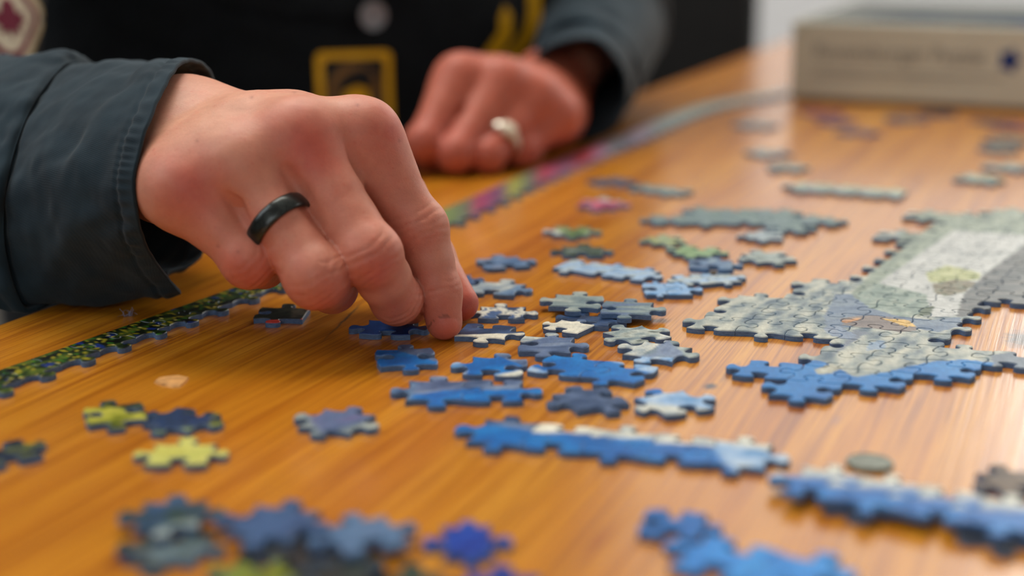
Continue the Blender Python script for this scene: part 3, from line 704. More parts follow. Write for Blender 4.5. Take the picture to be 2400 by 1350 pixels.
# ------------------------------------------------------------------ implicit surfaces -> one smooth skin
def cone(P, a, b, ra, rb):
    a = np.asarray(a, np.float32); b = np.asarray(b, np.float32); ab = b - a
    t_ = np.clip(((P - a) @ ab) / max(float(ab @ ab), 1e-6), 0, 1)
    d = P - a - t_[:, None] * ab
    return np.sqrt(np.einsum('ij,ij->i', d, d)) - (ra + t_ * (rb - ra))
def smin(a, b, k):
    h = np.maximum(k - np.abs(a - b), 0) / k
    return np.minimum(a, b) - h * h * k * 0.25
def surface_nets(F, lo, hi, step):
    ax = [np.arange(lo[k], hi[k] + step, step, dtype=np.float32) for k in range(3)]
    nx, ny, nz_ = (len(a) for a in ax)
    val = np.empty((nx, ny, nz_), np.float32)
    YY, ZZ = np.meshgrid(ax[1], ax[2], indexing='ij')
    ch = max(1, 120000 // (ny * nz_))
    for i in range(0, nx, ch):
        xs = ax[0][i:i + ch]
        P = np.empty((len(xs), ny, nz_, 3), np.float32)
        P[..., 0] = xs[:, None, None]; P[..., 1] = YY; P[..., 2] = ZZ
        val[i:i + ch] = F(P.reshape(-1, 3)).reshape(len(xs), ny, nz_)
    s = val < 0
    cs = sum(s[a:nx - 1 + a, b:ny - 1 + b, c_:nz_ - 1 + c_].astype(np.int8) for a in (0, 1) for b in (0, 1) for c_ in (0, 1))
    act = (cs > 0) & (cs < 8)
    idx = -np.ones(act.shape, np.int64); ijk = np.argwhere(act); idx[act] = np.arange(len(ijk))
    acc = np.zeros((len(ijk), 3)); cnt = np.zeros(len(ijk))
    i, j, k = ijk.T
    corners = [(a, b, c_) for a in (0, 1) for b in (0, 1) for c_ in (0, 1)]
    for a in corners:
        for d in range(3):
            if a[d]: continue
            b = list(a); b[d] = 1
            va = val[i + a[0], j + a[1], k + a[2]]; vb = val[i + b[0], j + b[1], k + b[2]]
            m = (va < 0) != (vb < 0)
            t_ = np.where(m, va / np.where(m, va - vb, 1), 0)
            for q in range(3): acc[:, q] += np.where(m, a[q] + (t_ if q == d else 0), 0)
            cnt += m
    vs = (ijk + acc / cnt[:, None]) * step + np.array(lo)
    faces = []
    for d in range(3):
        e, f_ = [(1, 2), (2, 0), (0, 1)][d]
        sh = [slice(None)] * 3; sh2 = [slice(None)] * 3; sh[d] = slice(0, -1); sh2[d] = slice(1, None)
        A, B = s[tuple(sh)], s[tuple(sh2)]
        ed = np.argwhere(A != B)
        ok = (ed[:, e] > 0) & (ed[:, f_] > 0) & (ed[:, e] < act.shape[e]) & (ed[:, f_] < act.shape[f_]); ed = ed[ok]
        inv = A[tuple(ed.T)]
        def at(de, df):
            q = ed.copy(); q[:, e] -= de; q[:, f_] -= df; return idx[tuple(q.T)]
        qd = np.stack([at(1, 1), at(0, 1), at(0, 0), at(1, 0)], 1)
        qd[~inv] = qd[~inv][:, ::-1]
        faces.append(qd[(qd >= 0).all(1)])
    return vs, np.vstack(faces)
def refine(vs, faces, F, eps, levels=1, its=2):
    m = bpy.data.meshes.new('tmp'); m.from_pydata([tuple(v) for v in vs], [], [tuple(int(i) for i in f_) for f_ in faces])
    o = bpy.data.objects.new('tmp', m); COL.objects.link(o)
    if levels:
        md = o.modifiers.new('s', 'SUBSURF'); md.levels = levels; md.render_levels = levels
    dg = bpy.context.evaluated_depsgraph_get(); ev = o.evaluated_get(dg); me = ev.to_mesh()
    v = np.empty(len(me.vertices) * 3, np.float32); me.vertices.foreach_get('co', v); v = v.reshape(-1, 3)
    f_ = np.array([list(p.vertices) for p in me.polygons])
    ev.to_mesh_clear(); bpy.data.objects.remove(o, do_unlink=True); bpy.data.meshes.remove(m)
    for it in range(its):
        g = grad(F, v, eps); v = v - 0.8 * F(v)[:, None] * g
    return v, f_, grad(F, v, eps)
def grad(F, v, eps):
    g = np.stack([F(v + np.array(d, np.float32) * eps) - F(v - np.array(d, np.float32) * eps) for d in ((1, 0, 0), (0, 1, 0), (0, 0, 1))], 1)
    return g / np.maximum(np.linalg.norm(g, axis=1, keepdims=True), 1e-6)
CAMV = np.array([0, 0, CAMH])

# ------------------------------------------------------------------ the picking hand (right) and the resting fist (left)
J = lambda *a: P3(*a).astype(np.float32)
ELB_R = np.array([-292., 742., 18.]); SHO_R = np.array([-300., 975., 296.])
ELB_L = np.array([66., 1074., 62.]); SHO_L = np.array([26., 1140., 296.])
RH = dict(
    index=[J(853, 324, 508), J(983, 535, 511), J(1030, 682, 511), J(1041, 754, 511)],
    middle=[J(702, 335, 500), J(868, 600, 488), J(928, 701, 504), J(962, 712, 521)],
    ring=[J(567, 398, 495), J(742, 650, 484), J(777, 672, 504), J(745, 640, 523)],
    little=[J(438, 452, 494), J(584, 612, 489), J(618, 622, 507), J(590, 570, 524)],
    thumb=[J(925, 470, 546), J(1008, 602, 541), J(1080, 711, 531)])
RR = dict(index=[10.3, 8.9, 7.2, 6.2], middle=[10.8, 9.7, 8.2, 7.0], ring=[10.4, 9.7, 8.4, 7.2], little=[9.6, 8.2, 7.2, 6.4], thumb=[10, 8.2, 6.3])
CARP = dict(index=J(440, 278, 535), middle=J(405, 318, 526), ring=J(382, 366, 518), little=J(376, 412, 511))
n_mcp = np.cross(RH['index'][0] - RH['little'][0], RH['middle'][1] - RH['middle'][0]); n_mcp /= np.linalg.norm(n_mcp)
if n_mcp @ (CAMV - RH['middle'][0]) < 0: n_mcp = -n_mcp
def sub(a, b, s): return a + (b - a) * s
def hand_sdf(P, H, R, carp, elbow, nrm, wr):
    palm = None
    back = -nrm * 12
    for k, f_ in enumerate(('index', 'middle', 'ring', 'little')):
        d = cone(P, carp[f_], H[f_][0], wr[0] - 1.2 * k * 0.4, R[f_][0] * 0.96)
        palm = d if palm is None else smin(palm, d, 11)
        bk = (0.9, 0.8, 0.5, 0.15)[k]
        d = cone(P, carp[f_] + back * bk, H[f_][0] + back * bk * 0.9, wr[0] - 0.5 * k, R[f_][0] * 0.95)
        palm = smin(palm, d, 12)
    ce = sum(carp.values()) / 4 + back * 0.75
    for off in (0.38, -0.12):
        side = (carp['index'] - carp['little']) * off
        d = cone(P, ce + side, ce + side * 0.9 + (elbow - ce) * 0.55, wr[1], wr[1] - 1)
        palm = smin(palm, d, 16)
    th = H['thumb']
    base = carp['index'] * 0.55 + H['index'][0] * 0.45 + back * 1.6
    palm = smin(palm, cone(P, sub(carp['index'], carp['middle'], 0.5) + back * 1.5, th[0], 13, R['thumb'][0]), 14)
    names = ('index', 'middle', 'ring', 'little')
    for a, b in zip(names[:-1], names[1:]):                   # flesh between the knuckles and the webs
        pq = 0.02 if a == 'middle' else 0.09
        Ka, Kb = sub(H[a][0], carp[a], pq), sub(H[b][0], carp[b], pq if b != 'little' else 0.25)
        palm = smin(palm, cone(P, Ka + nrm * (5.0 if a == 'index' else 1.6), Kb + nrm * (4.2 if a == 'index' else 1.2), R[a][0] * 0.9, R[b][0] * 0.88), 10)
        ma, mb = sub(carp[a], H[a][0], 0.6), sub(carp[b], H[b][0], 0.6)
        palm = smin(palm, cone(P, ma + nrm * 1.6, mb + nrm * 1.6, R[a][0] * 0.94, R[b][0] * 0.94), 12)
        wq = 0.06 if b == 'little' else 0.24
        wa, wb = sub(H[a][0], H[a][1], wq), sub(H[b][0], H[b][1], wq)
        palm = smin(palm, cone(P, wa - nrm * 3.0, wb - nrm * 3.0, R[a][0] * 0.62, R[b][0] * 0.62), 9)
    for f_ in names:
        palm = smin(palm, cone(P, H[f_][0], sub(H[f_][0], H[f_][1], 0.06 if f_ in ('little', 'ring') else 0.20), R[f_][0] * 0.97, R[f_][0] * 0.9), 5)
    for f_ in names:          # knuckle heads
        c_ = H[f_][0] + nrm * 1.5
        palm = smin(palm, np.sqrt(((P - c_) ** 2).sum(1)) - R[f_][0] * 0.82, 10)
        dirf = (H[f_][0] - carp[f_]); dirf = dirf / np.linalg.norm(dirf)
        palm = smin(palm, cone(P, carp[f_] + nrm * 9.2, H[f_][0] + nrm * 7.9, 1.4, 2.0), 6)   # extensor tendon
    out = palm
    for f_ in ('index', 'middle', 'ring', 'little'):
        j, r = H[f_], R[f_]
        d = cone(P, j[0], sub(j[0], j[1], 0.45), r[0], (r[0] + r[1]) / 2 * 0.985)
        d = smin(d, cone(P, sub(j[0], j[1], 0.45), j[1], (r[0] + r[1]) / 2 * 0.985, r[1]), 3)
        m = sub(j[1], j[2], 0.5)
        d = smin(d, cone(P, j[1], m, r[1], (r[1] + r[2]) / 2 * 0.96), 3)
        d = smin(d, cone(P, m, j[2], (r[1] + r[2]) / 2 * 0.96, r[2]), 3)
        d = smin(d, cone(P, j[2], j[3], r[2], r[3]), 3)
        ax_ = j[1] - j[0]; nn = nrm - ax_ * (nrm @ ax_) / (ax_ @ ax_); nn /= np.linalg.norm(nn)
        d = smin(d, np.sqrt(((P - (j[1] + nn * 1.7)) ** 2).sum(1)) - r[1] * 0.8, 6)
        out = np.minimum(out, smin(palm, d, 6.0))
    for a, b, t0, t1 in (('index', 'middle', 0.12, 0.7), ('middle', 'ring', 0.24, 0.7), ('ring', 'little', 0.13, 0.62)):   # creases between the fingers
        g0 = (sub(H[a][0], H[a][1], t0) + sub(H[b][0], H[b][1], t0)) / 2 + nrm * 9.2
        g1 = (sub(H[a][0], H[a][1], t1) + sub(H[b][0], H[b][1], t1)) / 2 + nrm * 6.0
        gm = (g0 + g1) / 2
        cr = np.minimum(cone(P, g0, gm, 0.6, 2.0), cone(P, gm, g1, 2.0, 0.3))
        hh = np.maximum(3.0 - np.abs(out + cr), 0) / 3.0
        out = np.maximum(out, -cr) + hh * hh * 3.0 * 0.25
    d = smin(cone(P, th[0], th[1], R['thumb'][0], R['thumb'][1]), cone(P, th[1], th[2], R['thumb'][1], R['thumb'][2]), 4)
    out = np.minimum(out, smin(palm, d, 10))
    return out
FR = lambda P: hand_sdf(P, RH, RR, CARP, ELB_R.astype(np.float32), n_mcp.astype(np.float32), (11.5, 18))
pts = np.array([p for f_ in RH.values() for p in f_] + list(CARP.values()))
lo, hi = pts.min(0) - 32, pts.max(0) + 26
vs, fs = surface_nets(FR, lo, hi, 1.35)
vr, fr_, nr = refine(vs, fs, FR, 0.35, 1, 2)

def joint_frame(H, f_, k):
    j = H[f_]; a = j[k] - j[k - 1]; b = (j[k + 1] - j[k]) if k + 1 < len(j) else a
    ax_ = a / np.linalg.norm(a) + b / np.linalg.norm(b); ax_ /= np.linalg.norm(ax_)
    return j[k], ax_
def nzv(v, sc, seed): return np.array([noise.noise(Vector(tuple(p / sc + seed))) for p in v])
disp = np.zeros(len(vr)); dors_dir = CAMV
near = np.linalg.norm(vr - RH['middle'][1], axis=1) < 80
for f_, ks in (('index', (1, 2)), ('middle', (1, 2)), ('ring', (1,)), ('little', (1,))):
    for k in ks:
        c_, ax_ = joint_frame(RH, f_, k)
        if k == 2 and f_ == 'middle': c_ = c_ - ax_ * 1.0
        rel = vr - c_; rad = RR[f_][k]
        dist = np.linalg.norm(rel, axis=1); m = dist < rad * 2.1
        view = CAMV - c_; view = view - ax_ * (view @ ax_); view /= np.linalg.norm(view)
        rm = rel[m]; s_ = rm @ ax_; per = rm - s_[:, None] * ax_; pn = per / np.maximum(np.linalg.norm(per, axis=1, keepdims=True), 1e-6)
        dm = np.clip((pn @ view - 0.25) / 0.5, 0, 1)
        side = np.cross(ax_, view); q = per @ side / rad
        wv = nzv(rm, 3.0, 7.0 + k) * 0.7
        add = np.zeros(m.sum())
        if k == 1: lines = [(-4.6, -0.9, 0.26, 0.55), (-2.2, -0.5, 0.34, 0.5), (0.2, 0.0, 0.2, 0.45), (2.4, 0.6, 0.36, 0.5), (4.8, 1.0, 0.24, 0.55), (6.6, 1.1, 0.12, 0.6)]
        else: lines = [(-2.2, -0.3, 0.26, 0.4), (-0.4, 0.0, 0.32, 0.4), (1.6, 0.3, 0.2, 0.45)]
        sc_ = 1.0 if f_ in ('index', 'middle') else 0.7
        for s0, cur, amp, wd in lines:
            pos = s0 + cur * 2.2 * q * q + wv
            add -= sc_ * amp * np.exp(-((s_ - pos) / wd) ** 2)
        add += 0.25 * sc_ * np.exp(-(s_ / 5.0) ** 2)
        disp[m] += add * dm
# nail of the index finger: a shallow groove at its root and a flat plate towards the tip
tip0, tip1 = RH['index'][2], RH['index'][3]
axn = (tip1 - tip0) / np.linalg.norm(tip1 - tip0)
rel = vr - tip0; s_ = rel @ axn; per = rel - s_[:, None] * axn
vw = CAMV - tip1; vw = vw - axn * (vw @ axn); vw /= np.linalg.norm(vw)
pn = per / np.maximum(np.linalg.norm(per, axis=1, keepdims=True), 1e-6)
sd = np.cross(axn, vw); qn = per @ sd
nm = (np.linalg.norm(vr - tip1, axis=1) < 14) & (pn @ vw > 0.2)
root = 8.6 + 0.09 * qn ** 2
disp[nm] -= (0.22 * np.exp(-((s_ - root) / 0.5) ** 2))[nm]
nail = nm & (s_ > root) & (np.abs(qn) < 4.6)
disp += 0.10 * nzv(vr, 5.0, 3.0) + 0.035 * nzv(vr, 1.3, 9.0)
vr = vr + nr * disp[:, None]
vr[:, 2] = np.maximum(vr[:, 2], 0.05)

# skin tone: redder over the knuckles and fingertips, paler on the back of the hand
BASE = lin(206, 143, 119); PALE_S = lin(212, 157, 129); RED = lin(188, 76, 62); ROSY = lin(200, 102, 84)
tone = np.tile(BASE, (len(vr), 1))
def blend(mask, col): 
    global tone
    tone = tone * (1 - mask[:, None]) + np.asarray(col) * mask[:, None]
def blob(c_, sig): return np.exp(-((np.linalg.norm(vr - c_, axis=1) / sig) ** 2))
ce = (CARP['index'] + CARP['little'] + RH['middle'][0]) / 3 + n_mcp * 11
blend(0.6 * blob(ce, 26), PALE_S)
for u, v, Z, sg, k in ((715, 335, 490, 11, .9), (742, 390, 489, 9, .65), (905, 310, 500, 11, .75), (640, 300, 490, 8, .3), (450, 445, 484, 11, .85), (560, 400, 486, 7, .35), (400, 400, 490, 8, .3), (560, 620, 482, 9, .55), (600, 650, 482, 7, .6),
                       (760, 690, 478, 9, .55), (705, 660, 476, 7, .35), (878, 620, 479, 9, .65), (900, 640, 480, 6, .4), (985, 545, 502, 8, .5), (1030, 690, 504, 7, .45), (930, 730, 496, 8, .5), (1040, 780, 505, 8, .8), (1095, 720, 526, 13, .85), (650, 520, 484, 10, .3), (800, 480, 486, 10, .25), (940, 430, 501, 9, .25)):
    blend(k * blob(P3(u, v, Z), sg), RED if k > .5 else ROSY)
for f_, k0 in (('index', .42), ('middle', .45), ('ring', .45), ('little', .5)):
    ax_ = RH[f_][1] - RH[f_][0]; ll = np.linalg.norm(ax_); tt = ((vr - RH[f_][0]) @ ax_) / ll ** 2
    dd = np.min([np.linalg.norm(vr - (RH[f_][0] + ax_ * q), axis=1) for q in (0.3, 0.5, 0.75, 1.0)] + [np.linalg.norm(vr - RH[f_][q], axis=1) for q in (2, 3)], axis=0)
    blend(k0 * np.clip((tt - 0.1) / 0.8, 0, 1) * np.clip(1.6 - dd / 12, 0, 1), lin(198, 112, 90))
mt = nzv(vr, 7.0, 21.0); m2 = nzv(vr, 2.2, 33.0)
blend(np.clip(0.22 * (mt + 0.6 * m2), 0, 0.3), ROSY)
blend(np.clip(-0.2 * (mt + 0.6 * m2), 0, 0.3), PALE_S)
m3 = nzv(vr, 0.9, 47.0); fr = np.clip((m3 - 0.42) * 4, 0, 1) * np.clip(0.5 + mt, 0, 1); blend(0.4 * fr, RED)
blend(0.3 * nail, lin(216, 112, 98))
blend(0.5 * (nm & (np.abs(s_ - root) < 0.45) & (m2 > 0.05)), lin(96, 60, 46))
for u, v in ((511, 577), (558, 590), (1098, 232), (838, 246), (690, 215), (970, 356), (936, 330), (590, 228), (462, 330)):
    ray = P3(u, v, 1.0) - CAMV; ray /= np.linalg.norm(ray)
    rel = vr - CAMV; t_ = rel @ ray; dd = np.linalg.norm(rel - t_[:, None] * ray, axis=1)
    blend(0.45 * np.exp(-(dd / 0.55) ** 2) * (t_ < 520), lin(120, 60, 50))

LH = dict(
    index=[J(1072, 188, 838), J(992, 335, 816), J(1012, 378, 836), J(1050, 372, 856)],
    middle=[J(1172, 200, 842), J(1066, 362, 815), J(1078, 388, 838), J(1120, 372, 858)],
    ring=[J(1250, 232, 850), J(1142, 366, 822), J(1150, 386, 842), J(1185, 366, 862)],
    little=[J(1302, 272, 858), J(1222, 352, 838), J(1228, 366, 852), J(1255, 350, 868)],
    thumb=[J(1085, 270, 872), J(1040, 340, 868), J(1100, 360, 866)])
LR_ = dict(index=[11.5, 9.8, 8.6, 7.4], middle=[11.6, 9.6, 8.4, 7.2], ring=[11.2, 9.2, 8.2, 7.0], little=[10.6, 8.4, 7.4, 6.4], thumb=[10, 9, 7.6])
LC_ = dict(index=J(1228, 208, 896), middle=J(1262, 222, 902), ring=J(1292, 240, 906), little=J(1314, 262, 908))
n2 = np.cross(LH['index'][0] - LH['little'][0], LC_['middle'] - LH['middle'][0]); n2 /= np.linalg.norm(n2)
if n2[2] < 0: n2 = -n2
FL = lambda P: hand_sdf(P, LH, LR_, LC_, ELB_L.astype(np.float32), n2.astype(np.float32), (12.5, 20))
pts = np.array([p for f_ in LH.values() for p in f_] + list(LC_.values()))
lo, hi = pts.min(0) - 26, pts.max(0) + 34
vs, fs = surface_nets(FL, lo, hi, 2.2)
vl, fl_, nl = refine(vs, fs, FL, 0.5, 0, 2)
vl = vl + nl * (0.15 * nzv(vl, 5.0, 13.0))[:, None]
vl[:, 2] = np.maximum(vl[:, 2], 0.05)
tl = np.tile(lin(184, 100, 78), (len(vl), 1))
for f_ in ('index', 'middle', 'ring', 'little'):
    for q, k in ((0, .45), (1, .65)):
        b_ = (k * np.exp(-((np.linalg.norm(vl - LH[f_][q] - n2 * 5, axis=1) / 12) ** 2)))[:, None]
        tl = tl * (1 - b_) + lin(176, 76, 58) * b_

# torso and upper arms under the clothes, coarse
TC = np.array([-139., 1060., 0.]); T_A = np.array([0.902, 0.431, 0.]); T_F = np.array([0.431, -0.902, 0.])
def torso_sdf(P, aw, fd, ztop, zbot, shrink=0.0):
    q = P - TC.astype(np.float32); a = q @ T_A.astype(np.float32); b = q @ T_F.astype(np.float32); z = q[:, 2]
    taper = 1 - 0.10 * np.clip((z - 120) / 200, -1.2, 1)
    d = (np.sqrt((a / (aw * taper)) ** 2 + (b / (fd * taper)) ** 2 + 1e-6) - 1) * fd * 0.9
    d = np.maximum(d, z - ztop); d = np.maximum(d, zbot - z)
    return d - shrink
def body_sdf(P):
    d = torso_sdf(P, 160, 86, 285, -290)
    for S, E in ((SHO_R, ELB_R), (SHO_L, ELB_L)): d = smin(d, cone(P, S, E, 42, 30), 30)
    for E, c_ in ((ELB_R, sum(CARP.values()) / 4), (ELB_L, sum(LC_.values()) / 4)): d = smin(d, cone(P, E, c_ + (E - c_) * 0.3, 30, 20), 12)
    nk = TC + np.array([0, 0, 280.]); d = smin(d, cone(P, nk, nk + np.array([15., -15., 90.]), 52, 50), 30)
    return d
vs, fs = surface_nets(body_sdf, (-430, 640, -310), (200, 1260, 390), 12.0)
allv = [vr, vl, vs]; allf = [fr_, fl_ + len(vr), fs + len(vr) + len(vl)]
alltone = np.vstack([tone, tl, np.tile(BASE, (len(vs), 1))])
PV = np.vstack(allv)
PB = np.array([TC[0], TC[1], -290.])
person = link_mesh('person', (PV - PB) * MM, [f_ for g in allf for f_ in g], M['skin'], None, tuple(W(PB)), smooth=True)
set_colors(person, alltone, 'tone')
tag(person, 'seated person in dark teal shirt with embroidered patches, right hand picking up a puzzle piece', 'person')

# ------------------------------------------------------------------ clothes
def to_person(P): return (np.asarray(P) - PB) * MM
def jacket_sdf(P):
    d = torso_sdf(P, 196, 112, 318, -285)
    for S, E in ((SHO_R, ELB_R), (SHO_L, ELB_L)): d = smin(d, cone(P, S, E, 60, 43), 34)
    nk = TC + np.array([0, 0, 300.]); d = smin(d, cone(P, nk, nk + np.array([10., -10., 45.]), 66, 62), 30)
    return d
vs, fs = surface_nets(jacket_sdf, (-440, 630, -300), (230, 1310, 385), 6.5)
vj, fj, nj = refine(vs, fs, jacket_sdf, 1.5, 0, 1)
w_ = 5.0 * nzv(vj * np.array([1, 1, 0.55]), 60.0, 4.0) + 2.2 * nzv(vj * np.array([1, 1, 1.6]), 24.0, 6.0)
vj = vj + nj * w_[:, None]
jacket = link_mesh('jacket', to_person(vj), fj, M['jacket'], person, smooth=True)
bvh = BVHTree.FromPolygons([Vector(v) for v in vj], [tuple(int(i) for i in f_) for f_ in fj])

def loft(name, rings, mat, parent, thick=1.2, closed=True, disp_fn=None, ns=60, nt=150, s_list=None):
    """rings: list of (m, 3) control loops; the wall is given a thickness and turns in at the first ring"""
    L = [catmull(np.asarray(r), 12, True) for r in rings]
    def res(r):
        seg = np.linalg.norm(np.roll(r, -1, 0) - r, axis=1); acc = np.concatenate([[0], np.cumsum(seg)])
        rr = np.vstack([r, r[:1]])
        # keep the control loops in step with one another: sample by control index, not by length
        ii = np.linspace(0, len(r), nt, endpoint=False)
        return np.stack([np.interp(ii, np.arange(len(r) + 1), rr[:, q]) for q in range(3)], 1)
    L = np.array([res(r) for r in L]); m = len(L)
    S = np.linspace(0, 1, ns) if s_list is None else np.asarray(s_list)
    G = []
    for s in S:
        x = s * (m - 1); i = min(int(x), m - 2); fr = x - i
        p0, p1, p2, p3 = L[max(i - 1, 0)], L[i], L[i + 1], L[min(i + 2, m - 1)]
        G.append(0.5 * ((2 * p1) + (p2 - p0) * fr + (2 * p0 - 5 * p1 + 4 * p2 - p3) * fr ** 2 + (3 * p1 - p0 - 3 * p2 + p3) * fr ** 3))
    G = np.array(G)
    ds = np.gradient(G, axis=0); dt = np.roll(G, -1, 1) - np.roll(G, 1, 1)
    N = np.cross(ds, dt); N /= np.maximum(np.linalg.norm(N, axis=2, keepdims=True), 1e-6)
    cen = G.mean(1, keepdims=True)
    if ((N * (G - cen)).sum(2) > 0).mean() < 0.5: N = -N
    if disp_fn is not None: G = G + N * disp_fn(G, S)[:, :, None]
    inner = G - N * thick
    G2 = np.concatenate([inner[::-1], G], 0)
    k = len(G2)
    idx = np.arange(k * nt).reshape(k, nt)
    q = np.stack([idx[:-1], np.roll(idx, -1, 1)[:-1], np.roll(idx, -1, 1)[1:], idx[1:]], 2).reshape(-1, 4)
    o = link_mesh(name, to_person(G2.reshape(-1, 3)), q, mat, parent, smooth=True)
    fix_normals(o)
    return o, G
O_ = [P3(*p) for p in ((446, 138, 540), (404, 166, 516), (354, 262, 498), (324, 350, 491), (312, 430, 489), (322, 520, 494), (356, 606, 512), (424, 689, 548), (395, 642, 564), (472, 602, 582), (516, 430, 600), (518, 270, 594), (494, 166, 570))]
S_ = [P3(*p) for p in ((150, 155, 590), (110, 188, 575), (62, 258, 556), (32, 328, 546), (12, 400, 540), (0, 480, 539), (5, 590, 542), (50, 712, 548), (125, 692, 563), (196, 642, 592), (240, 450, 645), (240, 280, 640), (200, 178, 615))]
O_, S_ = np.array(O_), np.array(S_)
mid = (O_ + S_) / 2; mid = mid + (mid - mid.mean(0)) * 0.03
mid[6:9, 2] = np.maximum(mid[6:9, 2], 0.5)
def cuff_disp(G, S):
    out = np.zeros(G.shape[:2])
    nt = G.shape[1]; th = np.arange(nt) / nt
    for i, s in enumerate(S):
        g = G[i]
        n1 = nzv(g * np.array([1, 1, 1]), 16.0, 41.0); n2_ = nzv(g, 6.0, 45.0)
        pk = np.sin(th * 2 * math.pi * 46 + 3 * np.sin(th * 25))
        hem = np.exp(-((s - 0.155) / 0.018) ** 2); edge = np.exp(-((s - 0.10) / 0.07) ** 2)
        out[i] = 1.6 * n1 * min(1, s * 4) + 0.45 * n2_ - 0.75 * hem + 0.32 * pk * edge + 0.5 * edge
        out[i] -= 0.5 * np.exp(-((s - 0.93) / 0.015) ** 2)
        diag = (g @ np.array([0.8, 0.1, -0.6])) / 13.0
        out[i] += 0.7 * np.sin(diag * 2 * math.pi + 2.5 * n1) * np.clip(s * 3, 0, 1) * (1 - s) 
    return out
cuff, GC = loft('shirt_cuff', [O_, mid, S_], M['sleeve'], person, 1.3, disp_fn=cuff_disp, ns=110, nt=208)
cuff['label'] = 'unbuttoned teal cuff with stitched hem'
ctr = S_.mean(0)
T0 = S_ + (S_ - ctr) * 0.04 + (O_.mean(0) - ctr) * 0.05
T1 = S_ + (S_ - ctr) * 0.14 - (O_.mean(0) - ctr) * 0.03
T2 = S_ + (S_ - ctr) * 0.11 - (O_.mean(0) - ctr) * 0.35
for T in (T0, T1, T2): T[:, 2] = np.maximum(T[:, 2], 0.8)
axd = (ELB_R - ctr) / np.linalg.norm(ELB_R - ctr)
def circ(c_, r, like):
    out = []
    for p in like:
        q = p - like.mean(0); q = q - axd * (q @ axd); q /= np.linalg.norm(q); out.append(c_ + q * r)
    return np.array(out)
T3 = circ(ctr + (ELB_R - ctr) * 0.6, 50, S_); T3[:, 2] = np.maximum(T3[:, 2], 0.8)
T4 = circ(ELB_R + axd * 10, 45, S_)
def slv_disp(G, S):
    out = np.zeros(G.shape[:2])
    for i, s in enumerate(S):
        g = G[i]; fold = nzv(g * np.array([1.0, 0.6, 1.0]), 22.0, 61.0)
        out[i] = (4.2 * fold + 1.2 * nzv(g, 7.0, 63.0)) * min(1, 0.25 + s * 5) * (1 - 0.3 * s)
        low = g[:, 2] < 4
        out[i][low] = np.minimum(out[i][low], 0)
    return out
slv, _ = loft('shirt_sleeve', [T0, T1, T2, T3, T4], M['sleeve'], person, 1.6, disp_fn=slv_disp, ns=90, nt=160)
# left sleeve, its cuff resting round the wrist of the fist
wc = P3(1352, 214, 902)
axl = (ELB_L - wc) / np.linalg.norm(ELB_L - wc)
sx = np.cross(axl, [0, 0, 1.]); sx /= np.linalg.norm(sx); sz = np.cross(sx, axl)
def ringl(c_, r, rz=None): return np.array([c_ + sx * r * math.cos(a) + sz * (rz or r) * math.sin(a) for a in np.linspace(0, 2 * math.pi, 12, endpoint=False)])
rl = [ringl(wc + axl * d, r, q) for d, r, q in ((2, 31, 32), (32, 32, 33), (37, 34, 34), (70, 37, 36), (float(np.linalg.norm(ELB_L - wc)) + 12, 44, 43))]
for r_ in rl: r_[:, 2] = np.maximum(r_[:, 2], 0.8)
def sl2(G, S): return np.array([2.6 * nzv(g, 20.0, 71.0) * (g[:, 2] > 4) for g in G])
loft('shirt_sleeve', rl, M['sleeve'], person, 1.6, disp_fn=sl2, ns=50, nt=90)

# ------------------------------------------------------------------ patches, flap and snap on the chest
def stick(name, shape2d, px, scale, mat, parent, lift=0.6, grid=3.0, rot=0.0, depth=0.9, holes=()):
    """flat embroidered shape laid on the cloth; shape in mm about the spot seen at px"""
    d = P3(px[0], px[1], 1.0) - CAMV; d /= np.linalg.norm(d)
    hit, nrm, _, _ = bvh.ray_cast(Vector(CAMV), Vector(d))
    if hit is None:
        print('patch misses the cloth', name, px); hit = P3(px[0], px[1], 900); nrm = -d
    hit = np.array(hit); nrm = np.array(nrm); scale = scale * float((hit - CAMV) @ np.array([0, CP, -SP])) / 800.0
    # average normal in the neighbourhood
    view = -d
    n_ = nrm * 0.35 + view * 0.65; n_ /= np.linalg.norm(n_)
    up = np.array([0, 0, 1.]) - n_ * n_[2]; up /= np.linalg.norm(up); rt = np.cross(up, n_)
    c_, s_ = math.cos(rot), math.sin(rot)
    poly = np.array(shape2d, float) * scale
    poly = poly @ np.array([[c_, s_], [-s_, c_]])
    if len(holes):
        tv, tf = ring_fill(poly, np.array(holes, float) * scale @ np.array([[c_, s_], [-s_, c_]]), grid)
    else:
        tv, tf, _ = fill(poly, grid)
    out = []
    for x, y in tv:
        p = hit + rt * x + up * y
        h, nn, _, _ = bvh.ray_cast(Vector(p + n_ * 60), Vector(-n_))
        q = np.array(h) if h is not None else p
        out.append(q + n_ * lift)
    out = np.array(out); k = len(out)
    bot = out - n_ * depth
    edges = {}
    for f_ in tf:
        for a, b in zip(f_, f_[1:] + f_[:1]): edges[(a, b)] = edges.get((a, b), 0) + 1
    side = [(a, b) for (a, b) in edges if (b, a) not in edges]
    fs_ = [tuple(f_) for f_ in tf] + [tuple(k + i for i in reversed(f_)) for f_ in tf] + [(b, a, k + a, k + b) for a, b in side]
    o = link_mesh(name, to_person(np.vstack([out, bot])), fs_, mat, parent, smooth=False)
    fix_normals(o)
    return o
